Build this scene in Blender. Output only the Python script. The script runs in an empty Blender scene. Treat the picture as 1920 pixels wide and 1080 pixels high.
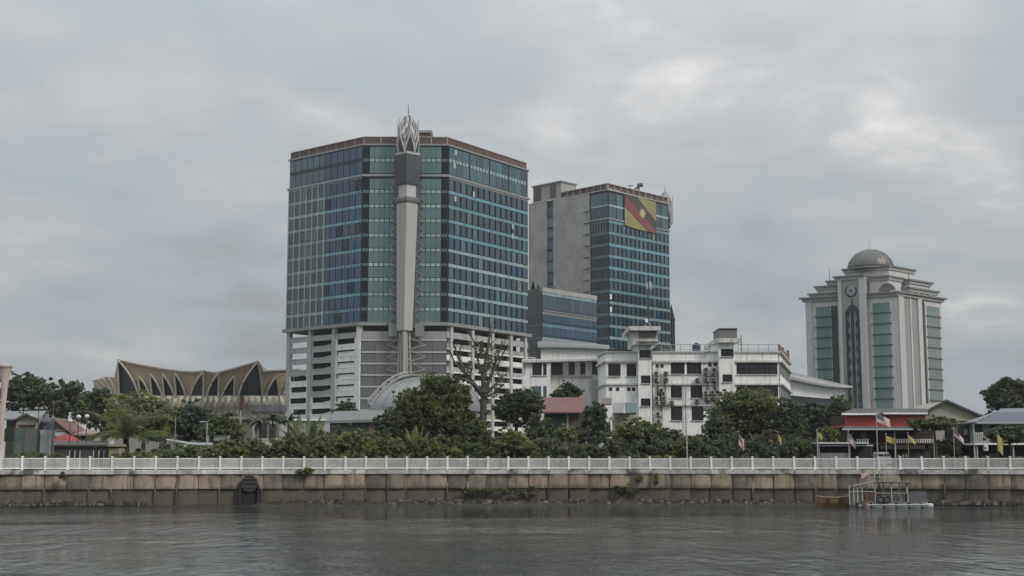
import bpy, math, random
import numpy as np
from mathutils import Matrix, Vector

scene = bpy.context.scene
# ------------------------------------------------------------------ camera
F, CH = 2500.0, 4.0                      # focal length in photo pixels, eye height above the water
PITCH = math.atan(330.0 / F)
CT, ST = math.cos(PITCH), math.sin(PITCH)
cam_d = bpy.data.cameras.new('camera'); cam = bpy.data.objects.new('camera', cam_d)
scene.collection.objects.link(cam); scene.camera = cam
cam_d.sensor_width = 36.0; cam_d.lens = 36.0 * F / 1920.0
cam_d.clip_start = 0.5; cam_d.clip_end = 20000
cam.location = (0, 0, CH); cam.rotation_euler = (math.pi / 2 + PITCH, 0, 0)
# ------------------------------------------------------------------ sky
SUN_AZ, SUN_EL = math.radians(128), math.radians(38)     # azimuth clockwise from +Y
world = bpy.data.worlds.new('World'); scene.world = world; world.use_nodes = True
nt = world.node_tree; N = nt.nodes; L = nt.links; N.clear()
def nd(tree, t, **k):
    n = tree.nodes.new(t)
    for a, b in k.items(): setattr(n, a, b)
    return n
sky = nd(nt, 'ShaderNodeTexSky', sky_type='NISHITA', sun_disc=False)
sky.sun_elevation = SUN_EL; sky.sun_rotation = SUN_AZ; sky.air_density = 1.2; sky.dust_density = 3.0
tc = nd(nt, 'ShaderNodeTexCoord')
sep = nd(nt, 'ShaderNodeSeparateXYZ'); L.new(tc.outputs['Generated'], sep.inputs[0])
def mth(tree, op, a, b=None, c=None, clamp=False):
    n = nd(tree, 'ShaderNodeMath', operation=op); n.use_clamp = clamp
    for i, v in enumerate((a, b, c)):
        if v is None: continue
        if isinstance(v, (int, float)): n.inputs[i].default_value = v
        else: tree.links.new(v, n.inputs[i])
    return n.outputs[0]
zc = mth(nt, 'MAXIMUM', sep.outputs['Z'], 0.0)
den = mth(nt, 'ADD', zc, 0.22)
cx = mth(nt, 'DIVIDE', sep.outputs['X'], den); cy = mth(nt, 'DIVIDE', sep.outputs['Y'], den)
cmb = nd(nt, 'ShaderNodeCombineXYZ'); L.new(cx, cmb.inputs[0]); L.new(cy, cmb.inputs[1])
def noise(tree, vec, scale, detail=5, rough=.55, dist=0.0):
    n = nd(tree, 'ShaderNodeTexNoise'); n.inputs['Scale'].default_value = scale
    n.inputs['Detail'].default_value = detail; n.inputs['Roughness'].default_value = rough
    n.inputs['Distortion'].default_value = dist
    if vec is not None: tree.links.new(vec, n.inputs['Vector'])
    return n.outputs[0]
mp = nd(nt, 'ShaderNodeMapping'); mp.inputs['Location'].default_value = (7.3, 2.2, 0); mp.inputs['Scale'].default_value = (1, 1.0, 1)
L.new(cmb.outputs[0], mp.inputs[0])
n1 = noise(nt, mp.outputs[0], 1.25, 7, .56, .25)
n2 = noise(nt, mp.outputs[0], 4.2, 5, .5, .4)
cl = mth(nt, 'ADD', mth(nt, 'MULTIPLY', n1, .72), mth(nt, 'MULTIPLY', n2, .28))
rp = nd(nt, 'ShaderNodeValToRGB'); L.new(cl, rp.inputs[0])
e = rp.color_ramp.elements
e[0].position = .34; e[0].color = (.325, .345, .355, 1)
e[1].position = .66; e[1].color = (.69, .69, .69, 1)
q = e.new(.44); q.color = (.37, .42, .455, 1)
q = e.new(.52); q.color = (.425, .45, .467, 1)
q = e.new(.58); q.color = (.49, .50, .51, 1)
# overcast skies brighten smoothly towards the zenith
gz = mth(nt, 'MULTIPLY', .88, mth(nt, 'ADD', 1.0, mth(nt, 'ADD', mth(nt, 'MULTIPLY', zc, .7), mth(nt, 'MULTIPLY', mth(nt, 'MULTIPLY', zc, zc), 1.7))))
vm = nd(nt, 'ShaderNodeVectorMath', operation='SCALE'); L.new(rp.outputs[0], vm.inputs[0]); L.new(gz, vm.inputs['Scale'])
bg1 = nd(nt, 'ShaderNodeBackground'); L.new(vm.outputs[0], bg1.inputs[0]); bg1.inputs[1].default_value = 1.0
bg2 = nd(nt, 'ShaderNodeBackground'); L.new(sky.outputs[0], bg2.inputs[0]); bg2.inputs[1].default_value = 0.06
mx = nd(nt, 'ShaderNodeMixShader'); mx.inputs[0].default_value = .93
L.new(bg2.outputs[0], mx.inputs[1]); L.new(bg1.outputs[0], mx.inputs[2])
wo = nd(nt, 'ShaderNodeOutputWorld'); L.new(mx.outputs[0], wo.inputs[0])
# ------------------------------------------------------------------ sun (veiled by cloud)
sd = bpy.data.lights.new('sun', 'SUN'); sun = bpy.data.objects.new('sun', sd); scene.collection.objects.link(sun)
sd.energy = 1.5; sd.angle = math.radians(14); sd.color = (1.0, .93, .84)
sv = Vector((math.sin(SUN_AZ) * math.cos(SUN_EL), math.cos(SUN_AZ) * math.cos(SUN_EL), math.sin(SUN_EL)))
sun.rotation_euler = sv.to_track_quat('Z', 'Y').to_euler()
vs = scene.view_settings; vs.view_transform = 'Standard'; vs.look = 'None'; vs.exposure = 0.12; vs.gamma = 1.0
vs.use_curve_mapping = False
scene.cycles.use_denoising = True
scene.cycles.max_bounces = 6; scene.cycles.transparent_max_bounces = 6
scene.cycles.caustics_reflective = False; scene.cycles.caustics_refractive = False

# ------------------------------------------------------------------ projection helpers (metres from photo measurements)
GZ = 3.40
def tz(py):
    v = (540 - py) / F
    return (ST + v * CT) / (CT - v * ST)
def Z(py, Y): return GZ - .05 if py == 868 else CH + Y * tz(py)     # 868 stands for the ground line
def YZ(py, z): return (z - CH) / tz(py)
def X(px, Y, z): return (px - 960) / F * (Y * CT + (z - CH) * ST)
def P(px, py, Y):
    z = Z(py, Y); return (X(px, Y, z), Y, z)
_GZ = GZ                                  # level of the land behind the river wall

# ------------------------------------------------------------------ materials
MATS = {}
def M(name, col, rough=.7, metal=0.0, spec=.4, var=.18, scale=.35, streak=0.0, rnd=0.0, bump=0.0, bscale=6.0,
      dark=None, dscale=.5, damt=.0, leaf=False, emit=None):
    if name in MATS: return MATS[name]
    m = bpy.data.materials.new(name); m.use_nodes = True; t = m.node_tree; t.nodes.clear()
    out = nd(t, 'ShaderNodeOutputMaterial'); b = nd(t, 'ShaderNodeBsdfPrincipled')
    t.links.new(b.outputs[0], out.inputs[0])
    b.inputs['Roughness'].default_value = rough; b.inputs['Metallic'].default_value = metal
    b.inputs['Specular IOR Level'].default_value = spec
    geo = nd(t, 'ShaderNodeNewGeometry')
    rgb = nd(t, 'ShaderNodeRGB'); rgb.outputs[0].default_value = (*col, 1)
    c = rgb.outputs[0]
    def scaled(c, fac):
        v = nd(t, 'ShaderNodeVectorMath', operation='SCALE'); t.links.new(c, v.inputs[0]); t.links.new(fac, v.inputs['Scale'])
        return v.outputs[0]
    if var > 0:
        f = noise(t, geo.outputs['Position'], scale, 5, .6)
        c = scaled(c, mth(t, 'ADD', mth(t, 'MULTIPLY', mth(t, 'SUBTRACT', f, .5), 2.6 * var), 1.0))
        f = noise(t, geo.outputs['Position'], scale * 9, 3, .6)
        c = scaled(c, mth(t, 'ADD', mth(t, 'MULTIPLY', mth(t, 'SUBTRACT', f, .5), 1.2 * var), 1.0))
    if rnd > 0:
        if leaf: r = geo.outputs['Random Per Island']
        else: r = nd(t, 'ShaderNodeObjectInfo').outputs['Random']
        c = scaled(c, mth(t, 'ADD', mth(t, 'MULTIPLY', mth(t, 'SUBTRACT', r, .5), 2 * rnd), 1.0))
    if streak > 0:
        mpn = nd(t, 'ShaderNodeMapping'); mpn.inputs['Scale'].default_value = (1.3, 1.3, .12)
        t.links.new(geo.outputs['Position'], mpn.inputs[0])
        f = noise(t, mpn.outputs[0], 1.4, 5, .65)
        k = mth(t, 'MULTIPLY', mth(t, 'SUBTRACT', f, .52, None, True), 5.0, None, True)
        mix = nd(t, 'ShaderNodeMix', data_type='RGBA'); t.links.new(mth(t, 'MULTIPLY', k, streak), mix.inputs[0])
        t.links.new(c, mix.inputs[6]); mix.inputs[7].default_value = (.085, .08, .07, 1); c = mix.outputs[2]
    if damt > 0:
        f = noise(t, geo.outputs['Position'], dscale, 6, .62)
        k = mth(t, 'MULTIPLY', mth(t, 'SUBTRACT', f, .5, None, True), 7.0, None, True)
        mix = nd(t, 'ShaderNodeMix', data_type='RGBA'); t.links.new(mth(t, 'MULTIPLY', k, damt), mix.inputs[0])
        t.links.new(c, mix.inputs[6]); mix.inputs[7].default_value = (*(dark or (.05, .05, .045)), 1); c = mix.outputs[2]
    if leaf:                                                   # patches of younger, yellower leaves
        f = noise(t, geo.outputs['Position'], .55, 3, .6)
        k = mth(t, 'MULTIPLY', mth(t, 'SUBTRACT', f, .48, None, True), 5.0, None, True)
        mix = nd(t, 'ShaderNodeMix', data_type='RGBA'); t.links.new(mth(t, 'MULTIPLY', k, .7), mix.inputs[0])
        t.links.new(c, mix.inputs[6]); mix.inputs[7].default_value = (col[0] * 1.9, col[1] * 1.6, col[2] * 1.05, 1); c = mix.outputs[2]
    t.links.new(c, b.inputs['Base Color'])
    if bump > 0:
        bn = nd(t, 'ShaderNodeBump'); bn.inputs['Strength'].default_value = bump; bn.inputs['Distance'].default_value = .05
        t.links.new(noise(t, geo.outputs['Position'], bscale, 4, .6), bn.inputs['Height']); t.links.new(bn.outputs[0], b.inputs['Normal'])
    if leaf:
        tr = nd(t, 'ShaderNodeBsdfTranslucent'); t.links.new(c, tr.inputs[0])
        ms = nd(t, 'ShaderNodeMixShader'); ms.inputs[0].default_value = .42
        t.links.new(b.outputs[0], ms.inputs[1]); t.links.new(tr.outputs[0], ms.inputs[2]); t.links.new(ms.outputs[0], out.inputs[0])
    MATS[name] = m
    return m
def GL(name, col, rough=.06, spec=.95, rnd=.3, var=.25, scale=.06, metal=0.0):
    return M(name, col, rough, metal, spec, var, scale, 0, rnd)

white = M('white_painted_concrete', (.78, .78, .77), .7, var=.10, streak=.35)
white_old = M('weathered_white_render', (.82, .82, .81), .8, var=.07, streak=.42, damt=.2, dscale=.55, dark=(.17, .165, .16))
white_dirty = M('stained_white_render', (.58, .57, .55), .85, var=.18, streak=.8, damt=.55, dscale=1.1, dark=(.14, .13, .125))
grey_conc = M('bare_grey_concrete', (.40, .395, .39), .85, var=.16, streak=.4, bump=.3)
tan_conc = M('warm_grey_concrete', (.39, .38, .36), .85, var=.26, scale=.16, streak=.5, damt=.5, dscale=.13, dark=(.235, .225, .21))
pale_stone = M('pale_stone_cladding', (.56, .55, .545), .7, var=.10, scale=.2, streak=.42)
mid_stone = M('grey_stone_cladding', (.30, .29, .29), .75, var=.08, scale=.2)
edge_grey = M('grey_aluminium', (.30, .31, .31), .45, .3, var=.1)
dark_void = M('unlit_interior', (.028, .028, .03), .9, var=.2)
brown_louv = M('brown_louvre_metal', (.125, .078, .066), .6, var=.25, scale=.2, rnd=.12)
glass_dark = GL('dark_blue_glass', (.012, .023, .032), rnd=.25, spec=.55)
glass_blk = GL('black_glass', (.006, .008, .010), rnd=.2, spec=.3, rough=.15)
glass_blue = GL('blue_tinted_glass', (.016, .054, .098), rnd=.2)
glass_grn = GL('green_tinted_glass', (.098, .162, .158), rnd=.10, var=.12)
glass_gry = GL('grey_green_glass', (.036, .062, .080), rnd=.28)
glass_teal = GL('teal_tinted_glass', (.046, .106, .124), rnd=.22)
lattice_white = M('weathered_lattice_paint', (.62, .62, .60), .7, var=.2, scale=.5, streak=.3, rnd=.14)
glass_blind = GL('glass_with_blind_drawn', (.13, .155, .155), rnd=.3)
band_blue = GL('pale_blue_spandrel_glass', (.15, .29, .35), rnd=.2, rough=.2, var=.5, scale=.5)
band_grn = GL('pale_green_spandrel_glass', (.30, .40, .40), rnd=.2, rough=.2, var=.5, scale=.5)
band_pale = GL('pale_spandrel_glass', (.27, .375, .385), rnd=.25, rough=.2, var=.6, scale=.5)
silver = M('silver_metal_roof', (.27, .275, .28), .42, .25, var=.1, scale=.15, streak=.12)
dome_metal = M('brushed_dome_metal', (.15, .144, .14), .5, .55, var=.15, scale=.2)
dgrey = M('dark_grey_cladding', (.085, .087, .09), .6, var=.15)
mesh_grey = M('grey_louvre_screen', (.130, .133, .142), .6, var=.12, rnd=.08)
fence_white = M('white_fence_paint', (.80, .80, .78), .6, var=.14, scale=.5, streak=.3, rnd=.10)
cap_conc = M('stained_coping_concrete', (.52, .495, .47), .9, var=.45, scale=1.3, streak=.5, damt=.92, dscale=.55, dark=(.075, .068, .06), bump=.5, rnd=.2)
trunk_m = M('grey_brown_bark', (.075, .062, .05), .95, var=.3, scale=1.5, bump=.8)
pink_m = M('pale_pink_paint', (.52, .42, .39), .7, var=.08, streak=.2)
red_roof = M('faded_red_tin_roof', (.165, .092, .085), .8, var=.22, scale=.8, damt=.2, dscale=.4, dark=(.15, .09, .08))
red_wall = M('red_painted_board', (.46, .085, .08), .6, var=.15, scale=.6)
roof_blue = M('blue_grey_metal_roof', (.085, .10, .12), .5, .2, var=.15)
roof_grey = M('grey_metal_roof', (.20, .21, .21), .55, .2, var=.15, streak=.2)
cream = M('cream_wall_paint', (.46, .43, .37), .8, var=.1, streak=.25)
brown_wood_and_shade = M('dark_brown_timber_and_shade', (.06, .038, .03), .8, var=.3)  # timber, and also the strips that stand in for shade
pole_grey = M('galvanised_steel', (.34, .35, .35), .5, .4, var=.1)
pole_dark = M('dark_painted_steel', (.05, .048, .045), .6, var=.15)
yellow_f = M('yellow_flag_cloth', (.38, .33, .12), .9, var=.1)
pale_red = M('red_flag_cloth', (.42, .20, .20), .9, var=.1)
white_f = M('white_flag_cloth', (.62, .57, .56), .9, var=.08)
blue_f = M('blue_flag_cloth', (.13, .13, .19), .9, var=.1)
black_f = M('black_flag_cloth', (.03, .032, .03), .9, var=.2)
tan_roof = M('tan_roof_shingle', (.39, .305, .21), .85, var=.12, scale=.12, damt=.15, dscale=.1, dark=(.15, .12, .09))
rib_conc = M('pale_rib_concrete', (.44, .395, .325), .8, var=.1, streak=.2)
facet = M('cream_faceted_wall', (.70, .615, .50), .8, var=.12, rnd=.35)
LEAF = {
 'dark': M('dark_green_leaves', (.104, .126, .080), .65, spec=.25, var=.5, scale=.35, rnd=.5, leaf=True),
 'mid': M('green_leaves', (.134, .160, .074), .65, spec=.25, var=.5, scale=.4, rnd=.5, leaf=True),
 'light': M('yellow_green_leaves', (.185, .21, .095), .65, spec=.25, var=.45, scale=.4, rnd=.45, leaf=True),
 'blue': M('bluish_green_leaves', (.096, .122, .096), .65, spec=.25, var=.5, scale=.3, rnd=.45, leaf=True),
 'brown': M('brownish_leaves', (.125, .09, .06), .7, spec=.2, var=.5, scale=.4, rnd=.5, leaf=True),
}

# ------------------------------------------------------------------ object helpers
COL = scene.collection.objects
WM = {}
def reg(o, W, parent):
    WM[o.name] = W
    COL.link(o)
    if parent is not None:
        o.parent = parent; o.matrix_basis = WM[parent.name].inverted() @ W
    else: o.matrix_basis = W
    return o
def tag(o, label=None, cat=None, group=None, kind=None):
    if label: o['label'] = label
    if cat: o['category'] = cat
    if group: o['group'] = group
    if kind: o['kind'] = kind
    return o
def thing(name, label, cat, loc, group=None):
    o = bpy.data.objects.new(name, None); o.empty_display_size = .5
    reg(o, Matrix.Translation(Vector(loc)), None)
    return tag(o, label, cat, group)
class Fr:
    """vertical face frame: a runs left to right along the face, d sticks out of it, z is up"""
    def __init__(s, p, q):
        s.o = Vector((p[0], p[1])); dv = Vector((q[0] - p[0], q[1] - p[1])); s.len = dv.length; s.u = dv / s.len
        s.n = Vector((s.u.y, -s.u.x)); s.ang = math.atan2(s.u.y, s.u.x)
    def pt(s, a, d, z): return (s.o.x + s.u.x * a + s.n.x * d, s.o.y + s.u.y * a + s.n.y * d, z)
    def a(s, px, z):
        k = (px - 960) / F
        return (k * (s.o.y * CT + (z - CH) * ST) - s.o.x) / (s.u.x - k * s.u.y * CT)
F0 = Fr((0, 0), (1, 0))
class MB:
    def __init__(s, fr=F0): s.v = []; s.f = []; s.fr = fr
    def hexa(s, p):
        b = len(s.v); s.v += [tuple(x) for x in p]
        s.f += [(b, b+3, b+2, b+1), (b+4, b+5, b+6, b+7), (b, b+1, b+5, b+4), (b+1, b+2, b+6, b+5), (b+2, b+3, b+7, b+6), (b+3, b, b+4, b+7)]
        return s
    def box(s, a0, a1, d0, d1, z0, z1):
        g = s.fr.pt
        return s.hexa([g(a0, d1, z0), g(a1, d1, z0), g(a1, d0, z0), g(a0, d0, z0), g(a0, d1, z1), g(a1, d1, z1), g(a1, d0, z1), g(a0, d0, z1)])
    def poly(s, pts, d0, d1):
        """polygon (a, z) on the face, given thickness d0..d1"""
        b = len(s.v); n = len(pts)
        s.v += [s.fr.pt(a, d1, z) for a, z in pts] + [s.fr.pt(a, d0, z) for a, z in pts]
        s.f.append(tuple(range(b, b + n))); s.f.append(tuple(range(b + 2 * n - 1, b + n - 1, -1)))
        for i in range(n): j = (i + 1) % n; s.f.append((b + i, b + n + i, b + n + j, b + j))
        return s
    def plan(s, pts, z0, z1):
        b = len(s.v); n = len(pts)
        s.v += [(p[0], p[1], z0) for p in pts] + [(p[0], p[1], z1) for p in pts]
        s.f.append(tuple(range(b + n - 1, b - 1, -1))); s.f.append(tuple(range(b + n, b + 2 * n)))
        for i in range(n): j = (i + 1) % n; s.f.append((b + i, b + j, b + n + j, b + n + i))
        return s
    def path(s, pts, rad, n=6, cap=True):
        pts = [Vector(p) for p in pts]; m = len(pts)
        if not isinstance(rad, (list, tuple)): rad = [rad] * m
        b = len(s.v)
        for i, p in enumerate(pts):
            t = (pts[min(i + 1, m - 1)] - pts[max(i - 1, 0)]).normalized()
            r = Vector((0, 0, 1)) if abs(t.z) < .9 else Vector((1, 0, 0))
            e1 = t.cross(r).normalized(); e2 = t.cross(e1)
            for k in range(n):
                an = 2 * math.pi * (k + .5) / n; s.v.append(tuple(p + (e1 * math.cos(an) + e2 * math.sin(an)) * rad[i]))
        for i in range(m - 1):
            for k in range(n):
                j = (k + 1) % n; s.f.append((b + i*n + k, b + i*n + j, b + (i+1)*n + j, b + (i+1)*n + k))
        if cap: s.f.append(tuple(range(b, b + n))); s.f.append(tuple(range(b + m*n - 1, b + (m-1)*n - 1, -1)))
        return s
    def lathe(s, cx, cy, prof, n=24, a0=0.0):
        b = len(s.v); m = len(prof)
        for r, z in prof:
            for k in range(n):
                an = a0 + 2 * math.pi * k / n; s.v.append((cx + r * math.cos(an), cy + r * math.sin(an), z))
        for i in range(m - 1):
            for k in range(n):
                j = (k + 1) % n; s.f.append((b + i*n + k, b + i*n + j, b + (i+1)*n + j, b + (i+1)*n + k))
        s.f.append(tuple(range(b + n - 1, b - 1, -1))); s.f.append(tuple(range(b + (m-1)*n, b + m*n)))
        return s
    def grid(s, rows):
        b = len(s.v); m, n = len(rows), len(rows[0])
        for r in rows: s.v += [tuple(p) for p in r]
        for i in range(m - 1):
            for k in range(n - 1): s.f.append((b + i*n + k, b + i*n + k+1, b + (i+1)*n + k+1, b + (i+1)*n + k))
        return s
    def build(s, name, mat, parent=None, smooth=False, loc=None):
        me = bpy.data.meshes.new(name)
        if parent is not None: W = Matrix.Translation(WM[parent.name].translation)
        elif loc is not None: W = Matrix.Translation(Vector(loc))
        else:
            a = np.array(s.v); W = Matrix.Translation(Vector((float(a[:, 0].mean()), float(a[:, 1].mean()), float(a[:, 2].min()))))
        t = W.translation
        me.from_pydata([(x - t.x, y - t.y, z - t.z) for x, y, z in s.v], [], s.f); me.update()
        if smooth: me.shade_smooth()
        me.materials.append(mat)
        return reg(bpy.data.objects.new(name, me), W, parent)
PIECES = {}
def piece(name, fr, a0, a1, d0, d1, z0, z1, mat, parent=None):
    """one box-shaped part on a face; alike pieces share their mesh"""
    w, h, t = round(a1 - a0, 3), round(z1 - z0, 3), round(d1 - d0, 3)
    key = (name, w, h, t, mat.name)
    me = PIECES.get(key)
    if me is None:
        me = bpy.data.meshes.new(name)
        v = [(0, -t, 0), (w, -t, 0), (w, 0, 0), (0, 0, 0), (0, -t, h), (w, -t, h), (w, 0, h), (0, 0, h)]
        me.from_pydata(v, [], [(0, 3, 2, 1), (4, 5, 6, 7), (0, 1, 5, 4), (1, 2, 6, 5), (2, 3, 7, 6), (3, 0, 4, 7)]); me.update()
        me.materials.append(mat); PIECES[key] = me
    jz, jx = (random.uniform(-.005, .005), random.uniform(-.004, .004)) if 'pane' in name else (0, 0)      # glass never sits quite true
    W = Matrix.Translation(Vector(fr.pt(a0, d0, z0))) @ Matrix.Rotation(fr.ang + jz, 4, 'Z') @ Matrix.Rotation(jx, 4, 'X')
    return reg(bpy.data.objects.new(name, me), W, parent)
def fpiece(name, px0, px1, pt, pb, Y, dep, mat, parent=None):
    """box seen from the front: photo extent at distance Y, dep metres deep"""
    z0, z1 = Z(pb, Y), Z(pt, Y); zm = (z0 + z1) / 2
    return piece(name, F0, X(px0, Y, zm), X(px1, Y, zm), -(Y + dep), -Y, z0, z1, mat, parent)
def fb(mb, px0, px1, pt, pb, Y, dep):
    z0, z1 = Z(pb, Y), Z(pt, Y); zm = (z0 + z1) / 2
    return mb.box(X(px0, Y, zm), X(px1, Y, zm), -(Y + dep), -Y, z0, z1)
def base(px, Y, z=GZ): return (X(px, Y, z), Y, z)
# ================================================================== the setting
random.seed(7); rng = np.random.default_rng(7)
def yw(x):
    t = x - 4.8
    if abs(t) <= 66: return 133 - .0033 * t * t
    return 133 - .0033 * 66 * 66 - .4356 * (abs(t) - 66)
def water_mat():
    m = bpy.data.materials.new('river_water'); m.use_nodes = True; t = m.node_tree; t.nodes.clear()
    out = nd(t, 'ShaderNodeOutputMaterial'); b = nd(t, 'ShaderNodeBsdfPrincipled'); t.links.new(b.outputs[0], out.inputs[0])
    geo = nd(t, 'ShaderNodeNewGeometry')
    mp = nd(t, 'ShaderNodeMapping'); mp.inputs['Scale'].default_value = (1.5, .55, 1); t.links.new(geo.outputs['Position'], mp.inputs[0])
    b.inputs['Base Color'].default_value = (.036, .043, .046, 1); b.inputs['IOR'].default_value = 1.33
    mq = nd(t, 'ShaderNodeMapping'); mq.inputs['Scale'].default_value = (.022, .05, 1); t.links.new(geo.outputs['Position'], mq.inputs[0])
    patch = noise(t, mq.outputs[0], 1.0, 4, .6, .6)
    pk = mth(t, 'MULTIPLY', mth(t, 'SUBTRACT', patch, .40, None, True), 4.5, None, True)
    b.inputs['Roughness'].default_value = .07
    h1 = noise(t, mp.outputs[0], .9, 4, .6, .3); h2 = noise(t, mp.outputs[0], 3.4, 3, .55)
    h3 = noise(t, mp.outputs[0], .28, 2, .5, .5)
    h = mth(t, 'ADD', mth(t, 'ADD', h1, mth(t, 'MULTIPLY', h2, .2)), mth(t, 'MULTIPLY', h3, 1.6))
    bn = nd(t, 'ShaderNodeBump'); bn.inputs['Distance'].default_value = .26
    t.links.new(mth(t, 'ADD', mth(t, 'MULTIPLY', pk, .6), .045), bn.inputs['Strength'])
    t.links.new(h, bn.inputs['Height']); t.links.new(bn.outputs[0], b.inputs['Normal'])
    return m
w = MB(); w.grid([[(-690, -470, 0), (690, -470, 0)], [(-690, 142, 0), (690, 142, 0)]])
tag(w.build('river', water_mat(), loc=(0, 0, 0)), kind='structure')
xs = [-130 + 4 * i for i in range(66)]
ground_m = M('grass_and_earth', (.055, .062, .032), .95, var=.45, scale=.12, bump=.5, damt=.5, dscale=.05, dark=(.09, .075, .055))
prom_m = M('promenade_paving', (.26, .245, .22), .9, var=.25, scale=.6)
g = MB(); g.grid([[(x, yw(x) + 4.6, GZ) for x in xs], [(x * 5.28, 890, GZ) for x in xs]])
tag(g.build('ground', ground_m, loc=(0, 140, GZ)), kind='structure')
g = MB(); g.grid([[(x, yw(x) + .2, GZ + .004) for x in xs], [(x, yw(x) + 4.8, GZ + .004) for x in xs]])
tag(g.build('promenade', prom_m, loc=(0, 135, GZ)), kind='structure')
for s, nm in ((-1, 'left'), (1, 'right')):      # land beside the wall, outside the frame
    xe = s * 130 if s < 0 else 130
    g = MB(); g.grid([[(xe, yw(xe) + 4.6, GZ - .01), (xe * 5.28, 60, GZ - .01)], [(xe * 5.28, 889, GZ - .01), (xe * 5.3, 889, GZ - .01)]])
    tag(g.build('ground_' + nm, ground_m, loc=(xe, 100, GZ)), kind='structure')

# ---- river wall: coping, bowed panels, ribs, tide-stained lower panels
def wall_mat():
    m = bpy.data.materials.new('river_wall_concrete'); m.use_nodes = True; t = m.node_tree; t.nodes.clear()
    out = nd(t, 'ShaderNodeOutputMaterial'); b = nd(t, 'ShaderNodeBsdfPrincipled'); t.links.new(b.outputs[0], out.inputs[0])
    b.inputs['Roughness'].default_value = .9; b.inputs['Specular IOR Level'].default_value = .2
    geo = nd(t, 'ShaderNodeNewGeometry'); sp = nd(t, 'ShaderNodeSeparateXYZ'); t.links.new(geo.outputs['Position'], sp.inputs[0])
    nz = noise(t, geo.outputs['Position'], .5, 5, .6)
    mpn = nd(t, 'ShaderNodeMapping'); mpn.inputs['Scale'].default_value = (1.6, 1.6, .25); t.links.new(geo.outputs['Position'], mpn.inputs[0])
    st = noise(t, mpn.outputs[0], 1.5, 5, .65)
    rp = nd(t, 'ShaderNodeValToRGB'); t.links.new(mth(t, 'ADD', nz, mth(t, 'MULTIPLY', mth(t, 'SUBTRACT', nd(t, 'ShaderNodeObjectInfo').outputs['Random'], .5), .5)), rp.inputs[0])
    e = rp.color_ramp.elements; e[0].position = .25; e[0].color = (.155, .142, .122, 1); e[1].position = .75; e[1].color = (.37, .305, .235, 1)
    q = e.new(.5); q.color = (.32, .262, .195, 1)
    # old high-water stain, ragged upper edge
    lev = mth(t, 'ADD', sp.outputs['Z'], mth(t, 'MULTIPLY', mth(t, 'SUBTRACT', noise(t, geo.outputs['Position'], .22, 5, .65), .5), 2.2))
    tide = mth(t, 'MULTIPLY', mth(t, 'SUBTRACT', 1.95, lev), 2.2, None, True)
    m1 = nd(t, 'ShaderNodeMix', data_type='RGBA'); t.links.new(mth(t, 'MULTIPLY', tide, .9), m1.inputs[0])
    t.links.new(rp.outputs[0], m1.inputs[6]); m1.inputs[7].default_value = (.105, .092, .074, 1)
    k = mth(t, 'MULTIPLY', mth(t, 'SUBTRACT', st, .50, None, True), 6, None, True)
    m2 = nd(t, 'ShaderNodeMix', data_type='RGBA'); t.links.new(mth(t, 'MULTIPLY', k, .75), m2.inputs[0])
    t.links.new(m1.outputs[2], m2.inputs[6]); m2.inputs[7].default_value = (.10, .09, .072, 1)
    # rust runs below joints and weep holes
    mpr = nd(t, 'ShaderNodeMapping'); mpr.inputs['Scale'].default_value = (2.6, 2.6, .10); t.links.new(geo.outputs['Position'], mpr.inputs[0])
    rk = mth(t, 'MULTIPLY', mth(t, 'SUBTRACT', noise(t, mpr.outputs[0], 1.0, 3, .5), .62, None, True), 9, None, True)
    m3 = nd(t, 'ShaderNodeMix', data_type='RGBA'); t.links.new(mth(t, 'MULTIPLY', rk, .6), m3.inputs[0])
    t.links.new(m2.outputs[2], m3.inputs[6]); m3.inputs[7].default_value = (.13, .075, .045, 1)
    m4 = nd(t, 'ShaderNodeMix', data_type='RGBA'); lk = mth(t, 'MULTIPLY', mth(t, 'SUBTRACT', noise(t, geo.outputs['Position'], .33, 6, .7), .55, None, True), 6, None, True)
    t.links.new(mth(t, 'MULTIPLY', lk, .55), m4.inputs[0]); t.links.new(m3.outputs[2], m4.inputs[6]); m4.inputs[7].default_value = (.09, .095, .07, 1)
    m2 = m4
    t.links.new(m2.outputs[2], b.inputs['Base Color'])
    bn = nd(t, 'ShaderNodeBump'); bn.inputs['Strength'].default_value = .5; bn.inputs['Distance'].default_value = .05
    t.links.new(noise(t, geo.outputs['Position'], 5, 5, .6), bn.inputs['Height']); t.links.new(bn.outputs[0], b.inputs['Normal'])
    return m
wall_m = wall_mat()
SP = 2.0
arc = []                                    # points every 2 m along the wall
x = -64.0
while x < 66:
    arc.append((x, yw(x))); sl = (yw(x + .1) - yw(x)) / .1; x += SP / math.hypot(1, sl)
wall = thing('river_wall', 'long stained concrete river wall of bowed tan panels along the water', 'wall', (0, 133, 0))
fence = thing('promenade_fence', 'long white lattice fence with square posts on top of the river wall', 'fence', (0, 133, 3.5))
def bowed(name, wd, h, bow, th, mat, seed):
    mb = MB(); n = 8; r = random.Random(seed); rows = []
    for k, zz in enumerate((0, h * .33, h * .66, h)):
        row = []
        for i in range(n + 1):
            u = i / n; row.append((u * wd, -bow * math.sin(math.pi * u) + r.uniform(-.012, .012), zz))
        rows.append(row)
    mb.grid(rows); mb.grid([[(0, 0, h), (wd, 0, h)], [(0, th, h), (wd, th, h)]])
    me = bpy.data.meshes.new(name); me.from_pydata(mb.v, [], mb.f); me.materials.append(mat); me.shade_smooth(); return me
upper = [bowed('panel', 1.94, 1.42, .13 + .02 * k, .3, wall_m, k) for k in range(4)]
lower = [bowed('lower_panel', 1.80, 1.95, .07 + .03 * k, .3, wall_m, 20 + k) for k in range(3)]
lat_me = None
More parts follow.
